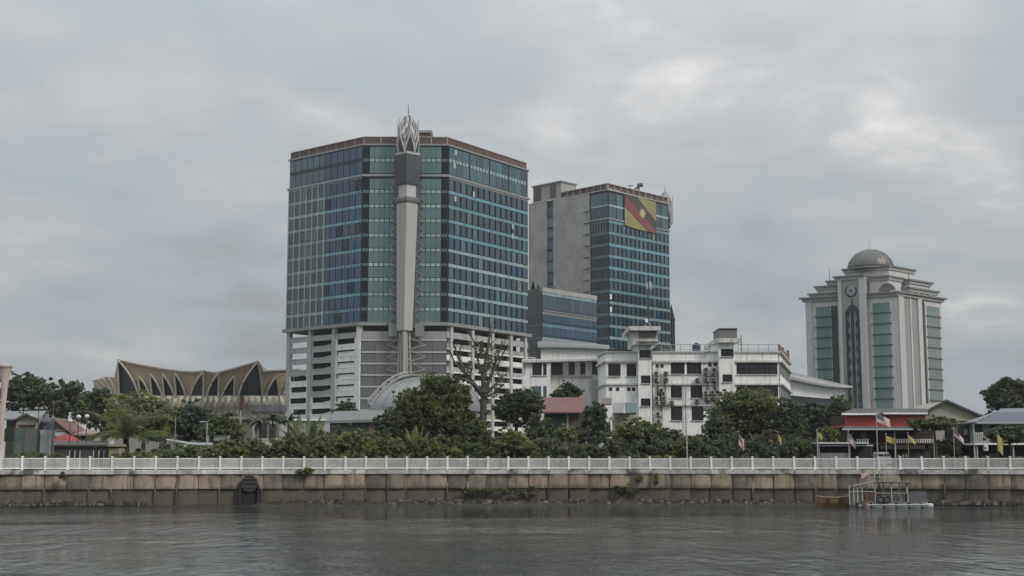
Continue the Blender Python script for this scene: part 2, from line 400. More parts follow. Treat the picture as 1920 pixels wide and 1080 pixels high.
def lattice_mesh(wd, h):
    mb = MB(); stp, bw = .205, .027
    for sgn in (1, -1):
        c = -h
        while c < wd:
            # bar from (c,0) to (c+h,h), clipped to 0..wd
            x0, x1 = max(c, 0), min(c + h, wd)
            if x1 - x0 > .03:
                z0, z1 = x0 - c, x1 - c
                if sgn < 0: z0, z1 = h - z0, h - z1
                k = bw * .7071
                y0, y1 = (-.03, -.002) if sgn > 0 else (.002, .03)
                dx, dz = (-k, k) if sgn > 0 else (k, k)
                mb.hexa([(x0 - dx, y0, z0 - dz), (x1 - dx, y0, z1 - dz), (x1 - dx, y1, z1 - dz), (x0 - dx, y1, z0 - dz),
                         (x0 + dx, y0, z0 + dz), (x1 + dx, y0, z1 + dz), (x1 + dx, y1, z1 + dz), (x0 + dx, y1, z0 + dz)])
            c += stp
    me = bpy.data.meshes.new('lattice_panel'); me.from_pydata(mb.v, [], mb.f); me.materials.append(lattice_white); return me
def rail_box(a, b, z0, z1, w):
    f = Fr(a, b); return f
lat_me = lattice_mesh(1.80, .80)
for i in range(len(arc) - 1):
    a, b = arc[i], arc[i + 1]; f = Fr(a, b); ln = f.len
    jd = random.uniform(-.14, .12); R = Matrix.Rotation(f.ang + random.uniform(-.02, .02), 4, 'Z')
    reg(bpy.data.objects.new('panel', upper[i % 4]), Matrix.Translation(Vector(f.pt(.03, -.28 + jd, 1.64))) @ R, wall)
    reg(bpy.data.objects.new('lower_panel', lower[i % 3]), Matrix.Translation(Vector(f.pt(.1, -.46 + jd * 1.5, -.3))) @ R, wall)
    if random.random() < .55:
        rw = random.uniform(.10, .2)
        piece('rib', f, -rw / 2, rw / 2, -.5, -.3 + random.uniform(-.05, .12), -.4, 3.04 - random.choice((0, 0, .8)), wall_m, wall)
    piece('coping', f, .01, ln - .01, -.75, .0 + random.uniform(-.04, .03), 3.045, 3.47 + random.uniform(-.012, .012), cap_conc, wall)
    # fence bay
    piece('post', f, -.10, .10, -.375, -.175, 3.44, 4.64, fence_white, fence)
    piece('post_cap', f, -.12, .12, -.395, -.155, 4.64, 4.73, fence_white, fence)
    piece('top_rail', f, .09, ln - .09, -.31, -.24, 4.46, 4.55, fence_white, fence)
    piece('bottom_rail', f, .09, ln - .09, -.31, -.24, 3.55, 3.66, fence_white, fence)
    o = bpy.data.objects.new('lattice_panel', lat_me)
    reg(o, Matrix.Translation(Vector(f.pt(.1, -.275, 3.66))) @ Matrix.Rotation(f.ang, 4, 'Z'), fence)
bk = MB()                                   # mass of the wall behind the panels
bk.grid([[(x, yw(x) + .55, -1) for x in xs], [(x, yw(x) + .55, 3.05) for x in xs], [(x, yw(x) + .8, 3.05) for x in xs]])
bk.build('backing', wall_m, wall)

# ---- rubble at the foot of the wall
def rubble():
    mb = MB(); r = random.Random(3)
    for k in range(2600):
        px = r.choice((r.uniform(520, 1500), r.uniform(760, 1100), r.uniform(1150, 1450), r.uniform(1700, 1930), r.uniform(0, 300)))
        x = (px - 960) / F * 131; s = r.choice((.07, .1, .14, .2)) * r.uniform(.7, 1.4)
        t = r.random() ** 1.5
        if px < 500 or px > 1500: t *= .35; s *= .8
        y = yw(x) - t * 1.6 + .1; zz = .42 * (1 - t) - .04
        an = r.uniform(0, 6.28); ca, sa = math.cos(an), math.sin(an)
        c = [(-1, -1), (1, -1), (1, 1), (-1, 1)]
        p = []
        for lv, q in ((0, 1.0), (1, .6)):
            for (ux, uy) in c:
                ux *= s * q * r.uniform(.7, 1.2); uy *= s * q * r.uniform(.7, 1.2)
                p.append((x + ux * ca - uy * sa, y + ux * sa + uy * ca, zz + (s * 1.1 if lv else -.12)))
        mb.hexa(p)
    m = M('river_stones', (.20, .185, .165), .9, var=.4, scale=1.5, rnd=.75, leaf=False)
    m2 = bpy.data.materials.new('loose_stones'); m2.use_nodes = True; t = m2.node_tree; b = t.nodes['Principled BSDF']
    ge = nd(t, 'ShaderNodeNewGeometry'); rp = nd(t, 'ShaderNodeValToRGB'); t.links.new(ge.outputs['Random Per Island'], rp.inputs[0])
    rp.color_ramp.elements[0].color = (.028, .025, .02, 1); rp.color_ramp.elements[1].color = (.17, .16, .145, 1)
    rp.color_ramp.elements.new(.65).color = (.075, .065, .052, 1)
    t.links.new(rp.outputs[0], b.inputs['Base Color']); b.inputs['Roughness'].default_value = .9
    tag(mb.build('rubble', m2, loc=(0, 132, 0)), 'loose stones and debris along the foot of the river wall', 'rubble', kind='stuff')
    bank = MB(); rows = []
    r = random.Random(5)
    for j in range(5):
        t = j / 4
        rows.append([(x, yw(x) - t * 2.1 - r.uniform(0, .25) + .15, max(-.06, .36 * (1 - t) ** .8 + r.uniform(-.07, .07) - (.22 if x < -24 or x > 29 else 0)) if j < 4 else -.08) for x in [(-60 + i * 1.0) for i in range(125)]])
    bank.grid(rows)
    tag(bank.build('mud_bank', M('wet_mud', (.045, .038, .03), .55, var=.35, scale=1.2, bump=.8), loc=(0, 131, 0)), kind='structure')
rubble()

# ---- drain outlet in the wall
xo = X(452, 126, 1.5); yo = yw(xo); fo = Fr((xo - 1, yw(xo - 1)), (xo + 1, yw(xo + 1)))
dr = thing('drain_outlet', 'dark round drain flap with a black mouth set in the river wall', 'drain', (xo, yo, 0))
fl_m = M('dark_rusty_iron', (.035, .034, .037), .6, .3, var=.35, scale=1.5)
pl = []
for k in range(16):
    an = 2 * math.pi * k / 16; pl.append((1.0 + .80 * math.cos(an), 2.12 + .82 * math.sin(an)))
MB(fo).poly(pl, .06, .30).build('flap', fl_m, dr)
MB(fo).box(.2, 1.8, -.6, .10, -.3, 1.7).build('mouth', M('unlit_mouth_black', (.012, .012, .012), .8, var=.2), dr)  # solid block coloured black for the unlit drain mouth
for zz in (1.75, 2.2, 2.55): piece('stiffener', fo, .28, 1.72, .30, .38, zz, zz + .1, M('worn_iron', (.085, .083, .09), .5, .4, var=.3), dr)
for aa in (.06, 1.8): piece('cheek', fo, aa, aa + .16, -.3, .42, -.3, 2.0, fl_m, dr)
MB(fo).box(.15, 1.85, .0, 1.1, -.3, .14).build('apron', fl_m, dr)

# ================================================================== vegetation builders
def leaf_obj(name, pts, size, mat, parent, seed, up=.35, aspect=1.7):
    r = np.random.default_rng(seed); n = len(pts)
    nrm = r.normal(size=(n, 3)); nrm[:, 2] += up * 2; nrm /= np.linalg.norm(nrm, axis=1)[:, None]
    t = r.normal(size=(n, 3)); t -= (t * nrm).sum(1)[:, None] * nrm; t /= np.linalg.norm(t, axis=1)[:, None]
    b = np.cross(nrm, t); s = (size * r.uniform(.6, 1.35, n))[:, None]
    v = np.stack([pts - t * s * .5 * aspect, pts + b * s * .5, pts + t * s * .5 * aspect, pts - b * s * .5], 1).reshape(-1, 3)
    me = bpy.data.meshes.new(name)
    if parent is not None: W = Matrix.Translation(WM[parent.name].translation)
    else: W = Matrix.Translation(Vector((float(pts[:, 0].mean()), float(pts[:, 1].mean()), float(pts[:, 2].min()))))
    v = v - np.array(W.translation)[None, :]
    me.vertices.add(4 * n); me.vertices.foreach_set('co', v.astype(np.float32).ravel())
    me.loops.add(4 * n); me.loops.foreach_set('vertex_index', np.arange(4 * n, dtype=np.int32))
    me.polygons.add(n); me.polygons.foreach_set('loop_start', np.arange(0, 4 * n, 4, dtype=np.int32))
    me.update(calc_edges=True); me.materials.append(mat)
    return reg(bpy.data.objects.new(name, me), W, parent)
def blob_points(c, rad, clumps, per, seed, low=-.75, cl=.26, shell=.55):
    r = np.random.default_rng(seed); d = r.normal(size=(clumps * 3, 3)); d /= np.linalg.norm(d, axis=1)[:, None]
    d = d[d[:, 2] > low][:clumps]; m = len(d)
    ph = r.uniform(0, 6.28, 6)
    k = 1 + .16 * np.sin(3 * d[:, 0] + ph[0]) + .14 * np.sin(4 * d[:, 1] + ph[1] + 2 * d[:, 2]) + .12 * np.sin(5 * d[:, 2] + ph[2] + 3 * d[:, 0])
    q = shell + (1 - shell) * r.random(m) ** .5
    cc = d * (k * q)[:, None] * (1 - cl * .6)
    cr = cl * r.uniform(.55, 1.25, m)
    spr = r.random(m) < .14                                   # stray sprays make the outline ragged
    cc[spr] *= r.uniform(1.1, 1.32, (int(spr.sum()), 1)); cr[spr] *= .55
    o = r.normal(size=(m, per, 3)); o /= np.linalg.norm(o, axis=2)[..., None]
    o *= (r.random((m, per, 1)) ** .45); o[..., 2] *= .62
    p = (cc[:, None, :] + o * cr[:, None, None]).reshape(-1, 3)
    return p * np.array(rad)[None] + np.array(c)[None]
def limbs(mb, p0, ctr, rad, n, r0, seed):
    r = random.Random(seed)
    for k in range(n):
        an = 2 * math.pi * (k + r.random() * .6) / n; e = Vector((ctr[0] + rad[0] * .62 * math.cos(an), ctr[1] + rad[1] * .62 * math.sin(an), ctr[2] + rad[2] * r.uniform(-.1, .55)))
        m = Vector(p0).lerp(e, .5) + Vector((r.uniform(-.3, .3), r.uniform(-.3, .3), r.uniform(-.1, .35)))
        mb.path([p0, m, e], [r0, r0 * .55, r0 * .2], 6)
def tree(name, label, px, Y, ptop, pbot, wpx, leaf='mid', seed=1, group=None, lobes=5, size=.21, dens=1.0, zb=GZ, trunk_r=.28, cat='tree', low=-.75, cl=.3, offs=None, lit=None):
    """crown between photo heights ptop..pbot and wpx wide, at distance Y"""
    r = random.Random(seed)
    zt, zl = Z(ptop, Y), Z(pbot, Y); zc = (zt + zl) / 2; hx = wpx / F * Y / 2; hz = (zt - zl) / 2
    x = X(px, Y, zc); t = thing(name, label, cat, (x, Y, zb), group)
    hy = min(hx, 6.5) * .9
    pts = []
    spec = offs or [(r.uniform(-.48, .48), r.uniform(-.4, .4), r.uniform(-.45, .38), r.uniform(.42, .62)) for _ in range(lobes)] + [(0, 0, -.1, .78), (r.uniform(-.15, .15), 0, .42, .56)]
    for k, (ox, oy, oz, s) in enumerate(spec):
        area = (hx * s) * (hz * s + hx * s) * 6.5
        cnt = max(200, int(area * 19 * dens / (size / .3) ** 2)); cp = max(10, int(cnt / 24))
        pts.append(blob_points((x + ox * hx, Y + oy * hy, zc + oz * hz), (hx * s, hy * s, hz * s), cp, 24, seed * 31 + k, low, cl * .72, .38))
    pts = np.concatenate(pts)
    pts = pts[(pts[:, 2] > zb + .1)]
    leaf_obj('crown', pts, size, LEAF[leaf], t, seed, .5)
    mb = MB(); top = (x + r.uniform(-.2, .2), Y, zc - hz * .35)
    if zc - hz * .35 > zb + .4:
        mb.path([(x, Y, zb - .2), (x + r.uniform(-.12, .12), Y, (zb + zc) / 2 - hz * .3), top], [trunk_r * 1.25, trunk_r, trunk_r * .7], 8)
        limbs(mb, top, (x, Y, zc), (hx, hy, hz), 5, trunk_r * .55, seed)
        mb.build('trunk', trunk_m, t, True)
    else:
        mb.path([(x, Y, zb - .2), (x, Y, zc)], [trunk_r, trunk_r * .5], 7); limbs(mb, (x, Y, zb + .1), (x, Y, zc), (hx, hy, hz), 5, trunk_r * .5, seed)
        mb.build('trunk', trunk_m, t, True)
    return t
def frond_mesh(length, droop, leaf, seed, mat, nl=22, wd=.13):
    mb = MB(); r = random.Random(seed); pts = []
    for i in range(9):
        u = i / 8; pts.append(Vector((length * u * (1 - .22 * droop * u), 0, length * (.62 * u - droop * u * u))))
    mb.path(pts, [.05 * (1 - .8 * i / 8) for i in range(9)], 4)
    for i in range(nl):
        u = .12 + .86 * i / (nl - 1); k = min(7, int(u * 8)); f = u * 8 - k; p = pts[k].lerp(pts[k + 1], f); tv = (pts[k + 1] - pts[k]).normalized()
        ll = leaf * math.sin(math.pi * (.18 + .78 * u)) * r.uniform(.85, 1.15)
        for sd in (-1, 1):
            out = (Vector((0, sd, 0)) * .85 + tv * .6 + Vector((0, 0, -.38))).normalized()
            e = p + out * ll; w = tv * wd
            b = len(mb.v); mid = p + out * ll * .5 + Vector((0, 0, .04))
            mb.v += [tuple(p - w * .35), tuple(p + w * .35), tuple(mid + w * .5), tuple(e), tuple(mid - w * .5)]
            mb.f += [(b, b + 1, b + 2, b + 3, b + 4)]
    me = bpy.data.meshes.new('frond'); me.from_pydata(mb.v, [], mb.f); me.materials.append(mat); return me
def palm(label, px, Y, pbase, ptop, length, n, seed, leaf='mid', group=None, zb=GZ, tr=.2, name='palm_tree', droop=(.55, 1.0)):
    r = random.Random(seed); zt = Z(pbase, Y); x = X(px, Y, zt)
    t = thing(name, label, 'palm', (x, Y, zb), group)
    if zt > zb + .3: MB().path([(x, Y, zb - .2), (x + .15, Y, (zb + zt) / 2), (x, Y, zt + .15)], [tr * 1.3, tr, tr * .85], 8).build('trunk', trunk_m, t, True)
    ms = [frond_mesh(length * k, r.uniform(*droop), length * .22 * k, seed + j, LEAF[leaf]) for j, k in enumerate((1.0, .86, .7))]
    for i in range(n):
        W = Matrix.Translation((x, Y, zt)) @ Matrix.Rotation(2.4 * i + r.uniform(-.2, .2), 4, 'Z') @ Matrix.Rotation(r.uniform(-.95, .25), 4, 'Y')
        reg(bpy.data.objects.new('frond', ms[i % 3]), W, t)
    return t
# ================================================================== glazed office tower with car park podium
def lattice_crown(root_part, cx, cy, z0, z1, r, mat, spire):
    """open lotus bud of curved ribs"""
    H = z1 - z0
    def pt(an, rr, t): return (cx + r * rr * math.cos(an), cy + r * rr * math.sin(an), z0 + H * t)
    for k in range(6):
        a = 2 * math.pi * k / 6 + .26
        for s in (-1, 1):                                  # outer petals cross and flare into tips
            d = s * math.pi / 6
            mb = MB(); mb.path([pt(a, .93, 0), pt(a + d * .25, 1.0, .16), pt(a + d * .75, 1.02, .36), pt(a + d * 1.0, .98, .52), pt(a + d * 1.02, 1.0, .68), pt(a + d, 1.08, .86)], [.27, .26, .25, .23, .2, .08], 5)
            mb.build('crown_rib', mat, root_part)
            mb = MB(); mb.path([pt(a, .95, .30), pt(a + d * .5, .93, .46), pt(a + d * .9, .86, .62), pt(a + d * .5, .7, .78), pt(a + d * .1, .40, .92), pt(a, .03, 1.0)], [.23, .22, .21, .2, .17, .12], 5)
            mb.build('crown_rib', mat, root_part)
        mb = MB(); mb.path([pt(a, .9, 0), pt(a, .95, .32), pt(a, .86, .62), pt(a, .52, .86), pt(a, .03, 1.0)], [.2, .2, .19, .16, .12], 5)
        mb.build('crown_rib', mat, root_part)
    MB().lathe(cx, cy, [(r * .62, z0), (r * .62, z0 + H * .38), (r * .4, z0 + H * .55), (.1, z0 + H * .6)], 12).build('crown_core', dgrey, root_part)
    MB().path([(cx, cy, z1 - .3), (cx, cy, z1 + spire)], [.14, .04], 5).build('spire', pole_dark, root_part)

tw = None
def main_tower():
    Y0 = 355.0; zb = Z(604, Y0); zt = Z(272, Y0); zl = Z(328.5, Y0)
    YA, YD = YZ(617.5, zb), YZ(626, zb)
    A = (X(537, YA, zb), YA); B = (X(677, Y0, zb), Y0); C = (X(838, Y0 + .5, zb), Y0 + .5); D = (X(990, YD, zb), YD)
    Q1 = (D[0] + A[0] - B[0], D[1] + A[1] - B[1]); Q2 = (A[0] + D[0] - C[0], A[1] + D[1] - C[1])
    t = thing('office_tower', 'tallest blue green glass office tower with ribbed corner pylon above white car park', 'building', (-30, 375, GZ))
    cen = np.mean([A, B, C, D, Q1, Q2], axis=0)
    def sc(p, k): return (cen[0] + (p[0] - cen[0]) * k, cen[1] + (p[1] - cen[1]) * k)
    hexp = [A, B, C, D, Q1, Q2]
    MB().plan(hexp, zb, zt).build('glass_core', glass_dark, t)
    fl, fc, fr = Fr(A, B), Fr(B, C), Fr(C, D)
    nf = 10; h = (zl - zb) / nf; rnd = random.Random(11)
    lw, cw, rw = fl.len, fc.len, fr.len
    # -- right face: 14 bays, pane + dark slot
    nb = 14; bw = (rw - .7) / nb; a00 = .5
    for k in range(nf):
        z0 = zb + k * h; g1 = z0 + h * .745
        for i in range(nb):
            a0 = a00 + i * bw; wd = bw * .66
            m = glass_gry if rnd.random() < (.85 if k > 5 else .55) else (glass_teal if rnd.random() < .55 else glass_blue)
            if rnd.random() < .045: m = glass_blind
            piece('window_pane', fr, a0, a0 + wd, .02, .22, z0 + .08, g1, m, t)
        band = MB(fr); nt_ = nb * 3
        for i in range(nt_):
            ww = (rw - .6) / nt_; band.box(.3 + i * ww, .3 + (i + .8) * ww, .02, .24, g1 + .1, z0 + h - .08)
        band.build('spandrel_band', (band_pale if k < 5 else band_blue) if k != 9 else edge_grey, t)
    for k in range(2):                                       # attic storeys: four wide groups of three
        hh = (zt - zl) / 2; z0 = zl + .5 + k * hh
        for gI in range(4):
            for j in range(3):
                ww = (rw - .8) / 4; a0 = .4 + gI * ww + j * (ww - .35) / 3
                piece('attic_pane', fr, a0, a0 + (ww - .35) / 3 - .12, .02, .2, z0, z0 + hh - .95, glass_gry if rnd.random() < .5 else glass_teal, t)
        if k == 0:
            band = MB(fr)
            for gI in range(4):
                for j in range(6):
                    ww = (rw - .8) / 4; a0 = .4 + gI * ww + j * (ww - .5) / 6; band.box(a0, a0 + (ww - .5) / 6 * .72, .02, .25, z0 + hh - .85, z0 + hh + .1)
            band.build('spandrel_band', band_pale, t)
    lit = MB(fr)
    for px, py in ((853, 297), (851, 322), (852, 382), (960, 406), (960, 425), (887, 364)):
        zz = Z(py, 365); a = fr.a(px, zz); lit.box(a - .45, a + .45, .2, .34, zz - .8, zz + .7)
    lit.build('open_vent', M('pale_blind', (.42, .44, .44), .6), t)
    # -- left face: six bays with white mullions, six plain blue bays
    nb = 12; bw = (lw - .4) / nb
    for k in range(nf):
        z0 = zb + k * h; g1 = z0 + h * .745
        for i in range(nb):
            a0 = .2 + i * bw
            if i < 6: m = glass_blind if rnd.random() < .05 else glass_gry if rnd.random() < .7 else glass_teal
            else: m = glass_blue if rnd.random() < .82 else glass_dark
            piece('window_pane', fl, a0 + .12, a0 + bw - .14, .02, .16, z0 + .08, g1, m, t)
        for q, (b0, b1, mm) in enumerate(((0, 6, band_pale), (6, 12, band_blue))):
            band = MB(fl)
            for i in range(b0 * 2, b1 * 2):
                ww = bw / 2; band.box(.2 + i * ww, .2 + (i + .82) * ww, .02, .2, g1 + .12, z0 + h - .1)
            band.build('spandrel_band', mm, t)
    for i in range(7): piece('mullion', fl, .1 + i * bw, .32 + i * bw, .02, .42, zb, zl, M('white_mullion', (.42, .44, .43), .5, var=.08), t)
    for k in range(2):
        hh = (zt - zl) / 2; z0 = zl + .5 + k * hh
        for i in range(nb):
            a0 = .2 + i * bw; piece('attic_pane', fl, a0 + .1, a0 + bw - .1, .02, .18, z0, z0 + hh - .95, glass_blue if i > 5 else glass_teal, t)
    # -- front chamfer: dark strips at both ends, green bays between
    st = 1.75; n_c = 14; bw = (cw - 2 * st) / n_c
    for e0 in (0.02, cw - st + .02): piece('dark_strip', fc, e0, e0 + st - .04, .0, .08, zb, zt, glass_blk, t)
    for k in range(12):
        if k < nf: z0 = zb + k * h; hh = h
        else: hh = (zt - zl) / 2; z0 = zl + .5 + (k - nf) * hh; 
        g1 = z0 + hh * .74
        for i in range(n_c):
            if 5 <= i <= 8: continue
            a0 = st + i * bw
            piece('green_pane', fc, a0 + .02, a0 + bw - .05, .02, .2, z0 + .08, g1, glass_grn, t)
        if k == 9 or k == 11: continue
        for s0, s1 in ((0, 5), (9, 14)):
            band = MB(fc)
            for i in range(s0, s1): band.box(st + i * bw + .1, st + (i + 1) * bw - .14, .02, .26, g1 + .14, z0 + hh - .1)
            band.build('spandrel_band', band_grn, t)
        for e0 in (0.1, cw - st + .1):
            band = MB(fc); band.box(e0, e0 + .7, .02, .22, g1 + .14, z0 + hh - .1); band.box(e0 + .85, e0 + 1.5, .02, .22, g1 + .14, z0 + hh - .1); band.build('spandrel_band', glass_teal, t)
    # -- ledges and roof parapet
    for nm, zz0, zz1, pr in (('ledge', zl - .35, zl + .25, .55), ('roof_edge', zt - .1, zt + .35, .45), ('base_slab', zb - .95, zb - .05, 1.1)):
        pl = [(p[0] + (p[0] - cen[0]) / 30 * pr, p[1] + (p[1] - cen[1]) / 30 * pr) for p in hexp]
        MB().plan(pl, zz0, zz1).build(nm, edge_grey if nm != 'base_slab' else M('grey_soffit_concrete', (.27, .275, .27), .8, var=.2, streak=.3), t)
    zp0, zp1 = zt + .35, zt + 2.25
    for f_, n_ in ((fl, 8), (fc, 5), (fr, 9)):
        w_ = f_.len / n_
        for i in range(n_):
            piece('louvre_panel', f_, i * w_ + .12, (i + 1) * w_ - .12, -.6, -.35, zp0, zp1, brown_louv, t)
            if f_ is not fr or i == 0: piece('parapet_post', f_, i * w_ - .09, i * w_ + .09, -.5, -.2, zp0, zp1, M('pale_parapet_post', (.36, .33, .31), .6), t)
        piece('parapet_rail', f_, .0, f_.len, -.6, -.15, zp1, zp1 + .22, M('pale_parapet_rail', (.34, .31, .29), .6), t)
    MB().plan([sc(p, .97) for p in hexp], zt, zt + .9).build('roof_deck', grey_conc, t)
    f2 = Fr((B[0], B[1] + 9), (C[0], C[1] + 9))
    zz = Z(262, 364); a0, a1 = f2.a(786, zz), f2.a(806, zz)
    ph = MB(f2).box(a0, a1, -5, 0, zt, Z(249, 364)).build('penthouse', brown_louv, t)
    MB(f2).box(a0 - .6, a1 + .7, -5.6, .6, Z(249, 364), Z(244.5, 364)).build('penthouse_roof', silver, ph)
    # -- car park podium
    z_p = zb - .95; hp = 3.1; nfl = int((z_p - GZ) / hp) + 1
    inner = [sc((A[0] + .30 * (B[0] - A[0]), A[1] + .30 * (B[1] - A[1])), .95), sc(B, .9), sc(C, .9), sc(D, .9), sc(Q1, .9), sc((.55 * A[0] + .45 * Q2[0], .55 * A[1] + .45 * Q2[1]), .85)]
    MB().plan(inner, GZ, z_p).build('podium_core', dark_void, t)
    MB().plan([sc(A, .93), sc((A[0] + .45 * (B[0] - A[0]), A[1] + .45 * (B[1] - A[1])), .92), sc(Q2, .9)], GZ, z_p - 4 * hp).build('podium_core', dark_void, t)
    for j in range(nfl):
        zz = z_p - 1.55 - j * hp
        if zz > GZ + 1: MB().plan([sc(p, .985) for p in hexp], zz - .3, zz).build('floor_slab', grey_conc, t)
    colA = [0.02, .315, .635, .955]
    for i, u in enumerate(colA):
        piece('column', fl, u * lw - .1, u * lw + 1.15 if i < 3 else u * lw + 1.3, -.9, .28, GZ, z_p, white if i == 3 else grey_conc if i < 3 else white, t)
    for i, u in enumerate((.06, .33, .60)): piece('rear_column', fl, u * lw + 2, u * lw + 2.8, -12, -11, GZ, z_p, grey_conc, t)
    for j in range(nfl):
        zo = z_p - j * hp                                    # top of this storey's opening
        oh = 1.5 if j else 1.35
        for i in range(3):
            a0 = colA[i] * lw + 1.15; a1 = colA[i + 1] * lw - .1
            painted = (j >= 4 and i == 0) or (j >= 6 and i == 1) or (j >= 1 and i == 2)
            m = white if painted else grey_conc
            zlo = max(zo - hp, GZ); zhi = zo - oh - (.25 if j == 0 else 0)
            if zhi - zlo < .2: continue
            piece('parapet_panel', fl, a0 + .01, a1 - .01, -.35, .02, zlo, zhi, m, t)
            piece('parapet_lip', fl, a0 + .01, a1 - .01, -.3, .10, zhi - .3, zhi - .05, m, t)
            jw = (.55, .35, .9)[i]
            if j:
                piece('jamb', fl, a1 - .01 - jw, a1 - .01, -.35, .015, zhi + .002, zo - .002, m, t)
                piece('jamb', fl, a0 + .01, a0 + .35 + .3 * ((i + j) % 2), -.35, .015, zhi + .002, zo - .002, m, t)
            if i == 1 and j:                                 # ramp seen through the opening
                r_ = MB(fl); r_.poly([(a0, zhi - 1.4), (a1, zhi + .1), (a1, zhi + .95), (a0, zhi - .4)], -1.6, -1.3); r_.build('ramp_parapet', grey_conc if not painted else white, t)
            if i == 0 and j >= 4: piece('rear_wall', fl, a0 + .2, a1 - .2, -2.6, -2.3, zhi - .4, zhi + .75, grey_conc, t)
            if i == 2 and j >= 2: piece('infill_panel', fl, a0 + .5, a1 - .9, -.75, -.55, zhi - .2, zo - .35, white, t)
    # front of the podium: dark gap, concrete parapet, grey louvre screens between pale bands
    zr = [Z(p, Y0) for p in (621, 637.5, 660, 681.5, 703, 725, 747, 769, 791)]
    piece('concrete_parapet', fc, .05, cw - .05, -.5, .1, zr[1], zr[0], M('beige_concrete', (.33, .315, .30), .85, var=.15, streak=.35), t)
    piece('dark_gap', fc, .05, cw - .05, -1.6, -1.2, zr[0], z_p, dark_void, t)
    for k in range(1, 8):
        w_ = cw / 6
        for i in range(6): piece('louvre_screen', fc, i * w_ + .04, (i + 1) * w_ - .04, -.4, -.05, zr[k + 1] + .25, zr[k] - .25, mesh_grey, t)
        piece('pale_band', fc, .0, cw, -.4, .12, zr[k] - .25, zr[k] + .22, M('pale_band_paint', (.40, .40, .395), .7, var=.15), t)
    # right side of the podium
    cps = [845, 885, 922.5, 957, 984]
    prev = None
    for i, px in enumerate(cps):
        a = fr.a(px, zb - 10); piece('column', fr, a - .55, a + .55, -.9, .45, GZ, z_p, M('pale_column_concrete', (.46, .45, .43), .8, var=.1, streak=.3), t)
    ext = fr.a(1012, zb - 12)
    for j in range(nfl):
        zo = z_p - j * hp; zlo = max(zo - hp, GZ); zhi = zo - 1.55
        if zhi < zlo + .2: continue
        m = (grey_conc, tan_conc, white, grey_conc, white, grey_conc)[j % 6]
        e1 = ext if j >= 2 else rw
        for i in range(6):
            a0 = e1 * i / 6; piece('parapet_panel', fr, a0 + .02, e1 * (i + 1) / 6 - .02, -.3, .04, zlo, zhi, m, t)
        piece('slab_edge', fr, .0, e1, -.6, .16, zlo - .1, zlo + .28, white if j % 2 else grey_conc, t)
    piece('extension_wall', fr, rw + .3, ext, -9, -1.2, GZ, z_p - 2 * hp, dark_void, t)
    piece('extension_roof', fr, rw + .02, ext + .6, -9, .5, z_p - 2 * hp - .02, z_p - 2 * hp + .45, grey_conc, t)
    for a_ in (ext - .9,): piece('column', fr, a_, a_ + .9, -.9, .3, GZ, z_p - 2 * hp - .03, white, t)
    # -- corner pylon in front of the chamfer
    Yp = Y0 - 3.2; cx = X(762.5, Yp, 60)
    def zp(py): return Z(py, Yp)
    def hw(px): return px / F * Yp
    def diamond(half, yo=0, sq=.8): return [(cx - half, Yp + yo), (cx, Yp - half * sq + yo), (cx + half, Yp + yo), (cx, Yp + half * sq + 2.5 + yo)]
    def taper(sections, name, mat, parent):
        mb = MB(); b = 0
        for half, z, dx in sections:
            mb.v += [(x + dx, y, z) for x, y in diamond(half)]
        m = len(sections)
        for i in range(m - 1):
            for k in range(4): j = (k + 1) % 4; mb.f.append((i*4 + k, i*4 + j, i*4 + 4 + j, i*4 + 4 + k))
        mb.f.append((3, 2, 1, 0)); mb.f.append(tuple(range(4*m - 4, 4*m))); return mb.build(name, mat, parent)
    shaft = taper([(hw(14.8), zp(620), hw(-2.5)), (hw(20.3), zp(382), 0)], 'pylon_shaft', M('pylon_grey_panel', (.40, .385, .36), .55, var=.06, scale=.15), t)
    taper([(hw(21.5), zp(382), 0), (hw(24), zp(378), 0), (hw(24), zp(374), 0), (hw(21), zp(370.5), 0)], 'pylon_collar', M('pylon_dark_trim', (.14, .14, .145), .5, var=.1), shaft)
    taper([(hw(17.5), zp(370.5), 0), (hw(17.5), zp(345), 0)], 'pylon_neck', M('pylon_pale_panel', (.48, .48, .49), .5, var=.06), shaft)
    taper([(hw(23), zp(347), 0), (hw(26), zp(318), 0), (hw(25.6), zp(293), 0)], 'pylon_head', M('pylon_dark_panel', (.060, .061, .068), .55, var=.2, scale=.6), shaft)
    taper([(hw(22), zp(293), 0), (hw(24.4), zp(291.5), 0), (hw(23.5), zp(287), 0)], 'crown_plate', edge_grey, shaft)
    for s in (-1, 1):
        MB().path([(cx + s * hw(20.3), Yp - .1, zp(347)), (cx + s * hw(20), Yp - .1, zp(382))], .28, 6).build('neck_post', dgrey, shaft)
    lattice_crown(shaft, cx, Yp + .8, zp(287), zp(213), hw(20.5), M('crown_rib_paint', (.42, .41, .40), .55, var=.08), 3.2)
    fg = M('zigzag_fin_metal', (.115, .12, .125), .5, .2, var=.15)
    ff = Fr((cx - 10, Yp + 1.2), (cx + 10, Yp + 1.2))
    for k in range(11):
        z0 = zb + (k - .48) * h; zm = z0 + h * .5; tt = (zm - zp(620)) / (zp(382) - zp(620))
        if zm > zp(330): break
        half = hw(14.8 + 5.5 * min(1, max(0, tt))); mid = hw(-2.5 * (1 - min(1, max(0, tt))))
        for s in (-1, 1):
            e = 10 + mid + s * half; o_ = 10 + mid + s * (half + hw(16 - 3.5 * max(0, tt)))
            ptl = [(e - s * .3, z0 + .15), (o_, zm), (e - s * .3, z0 + h - .15)]
            if s > 0: ptl = ptl[::-1]
            MB(ff).poly(ptl, -.3, 0).build('zigzag_fin', fg, t)
            for zz in (z0 + .15, z0 + h - .15):
                MB().path([ff.pt(o_, .1, zm), ff.pt(e, .1, zz)], .11, 4).build('fin_edge', edge_grey, t)
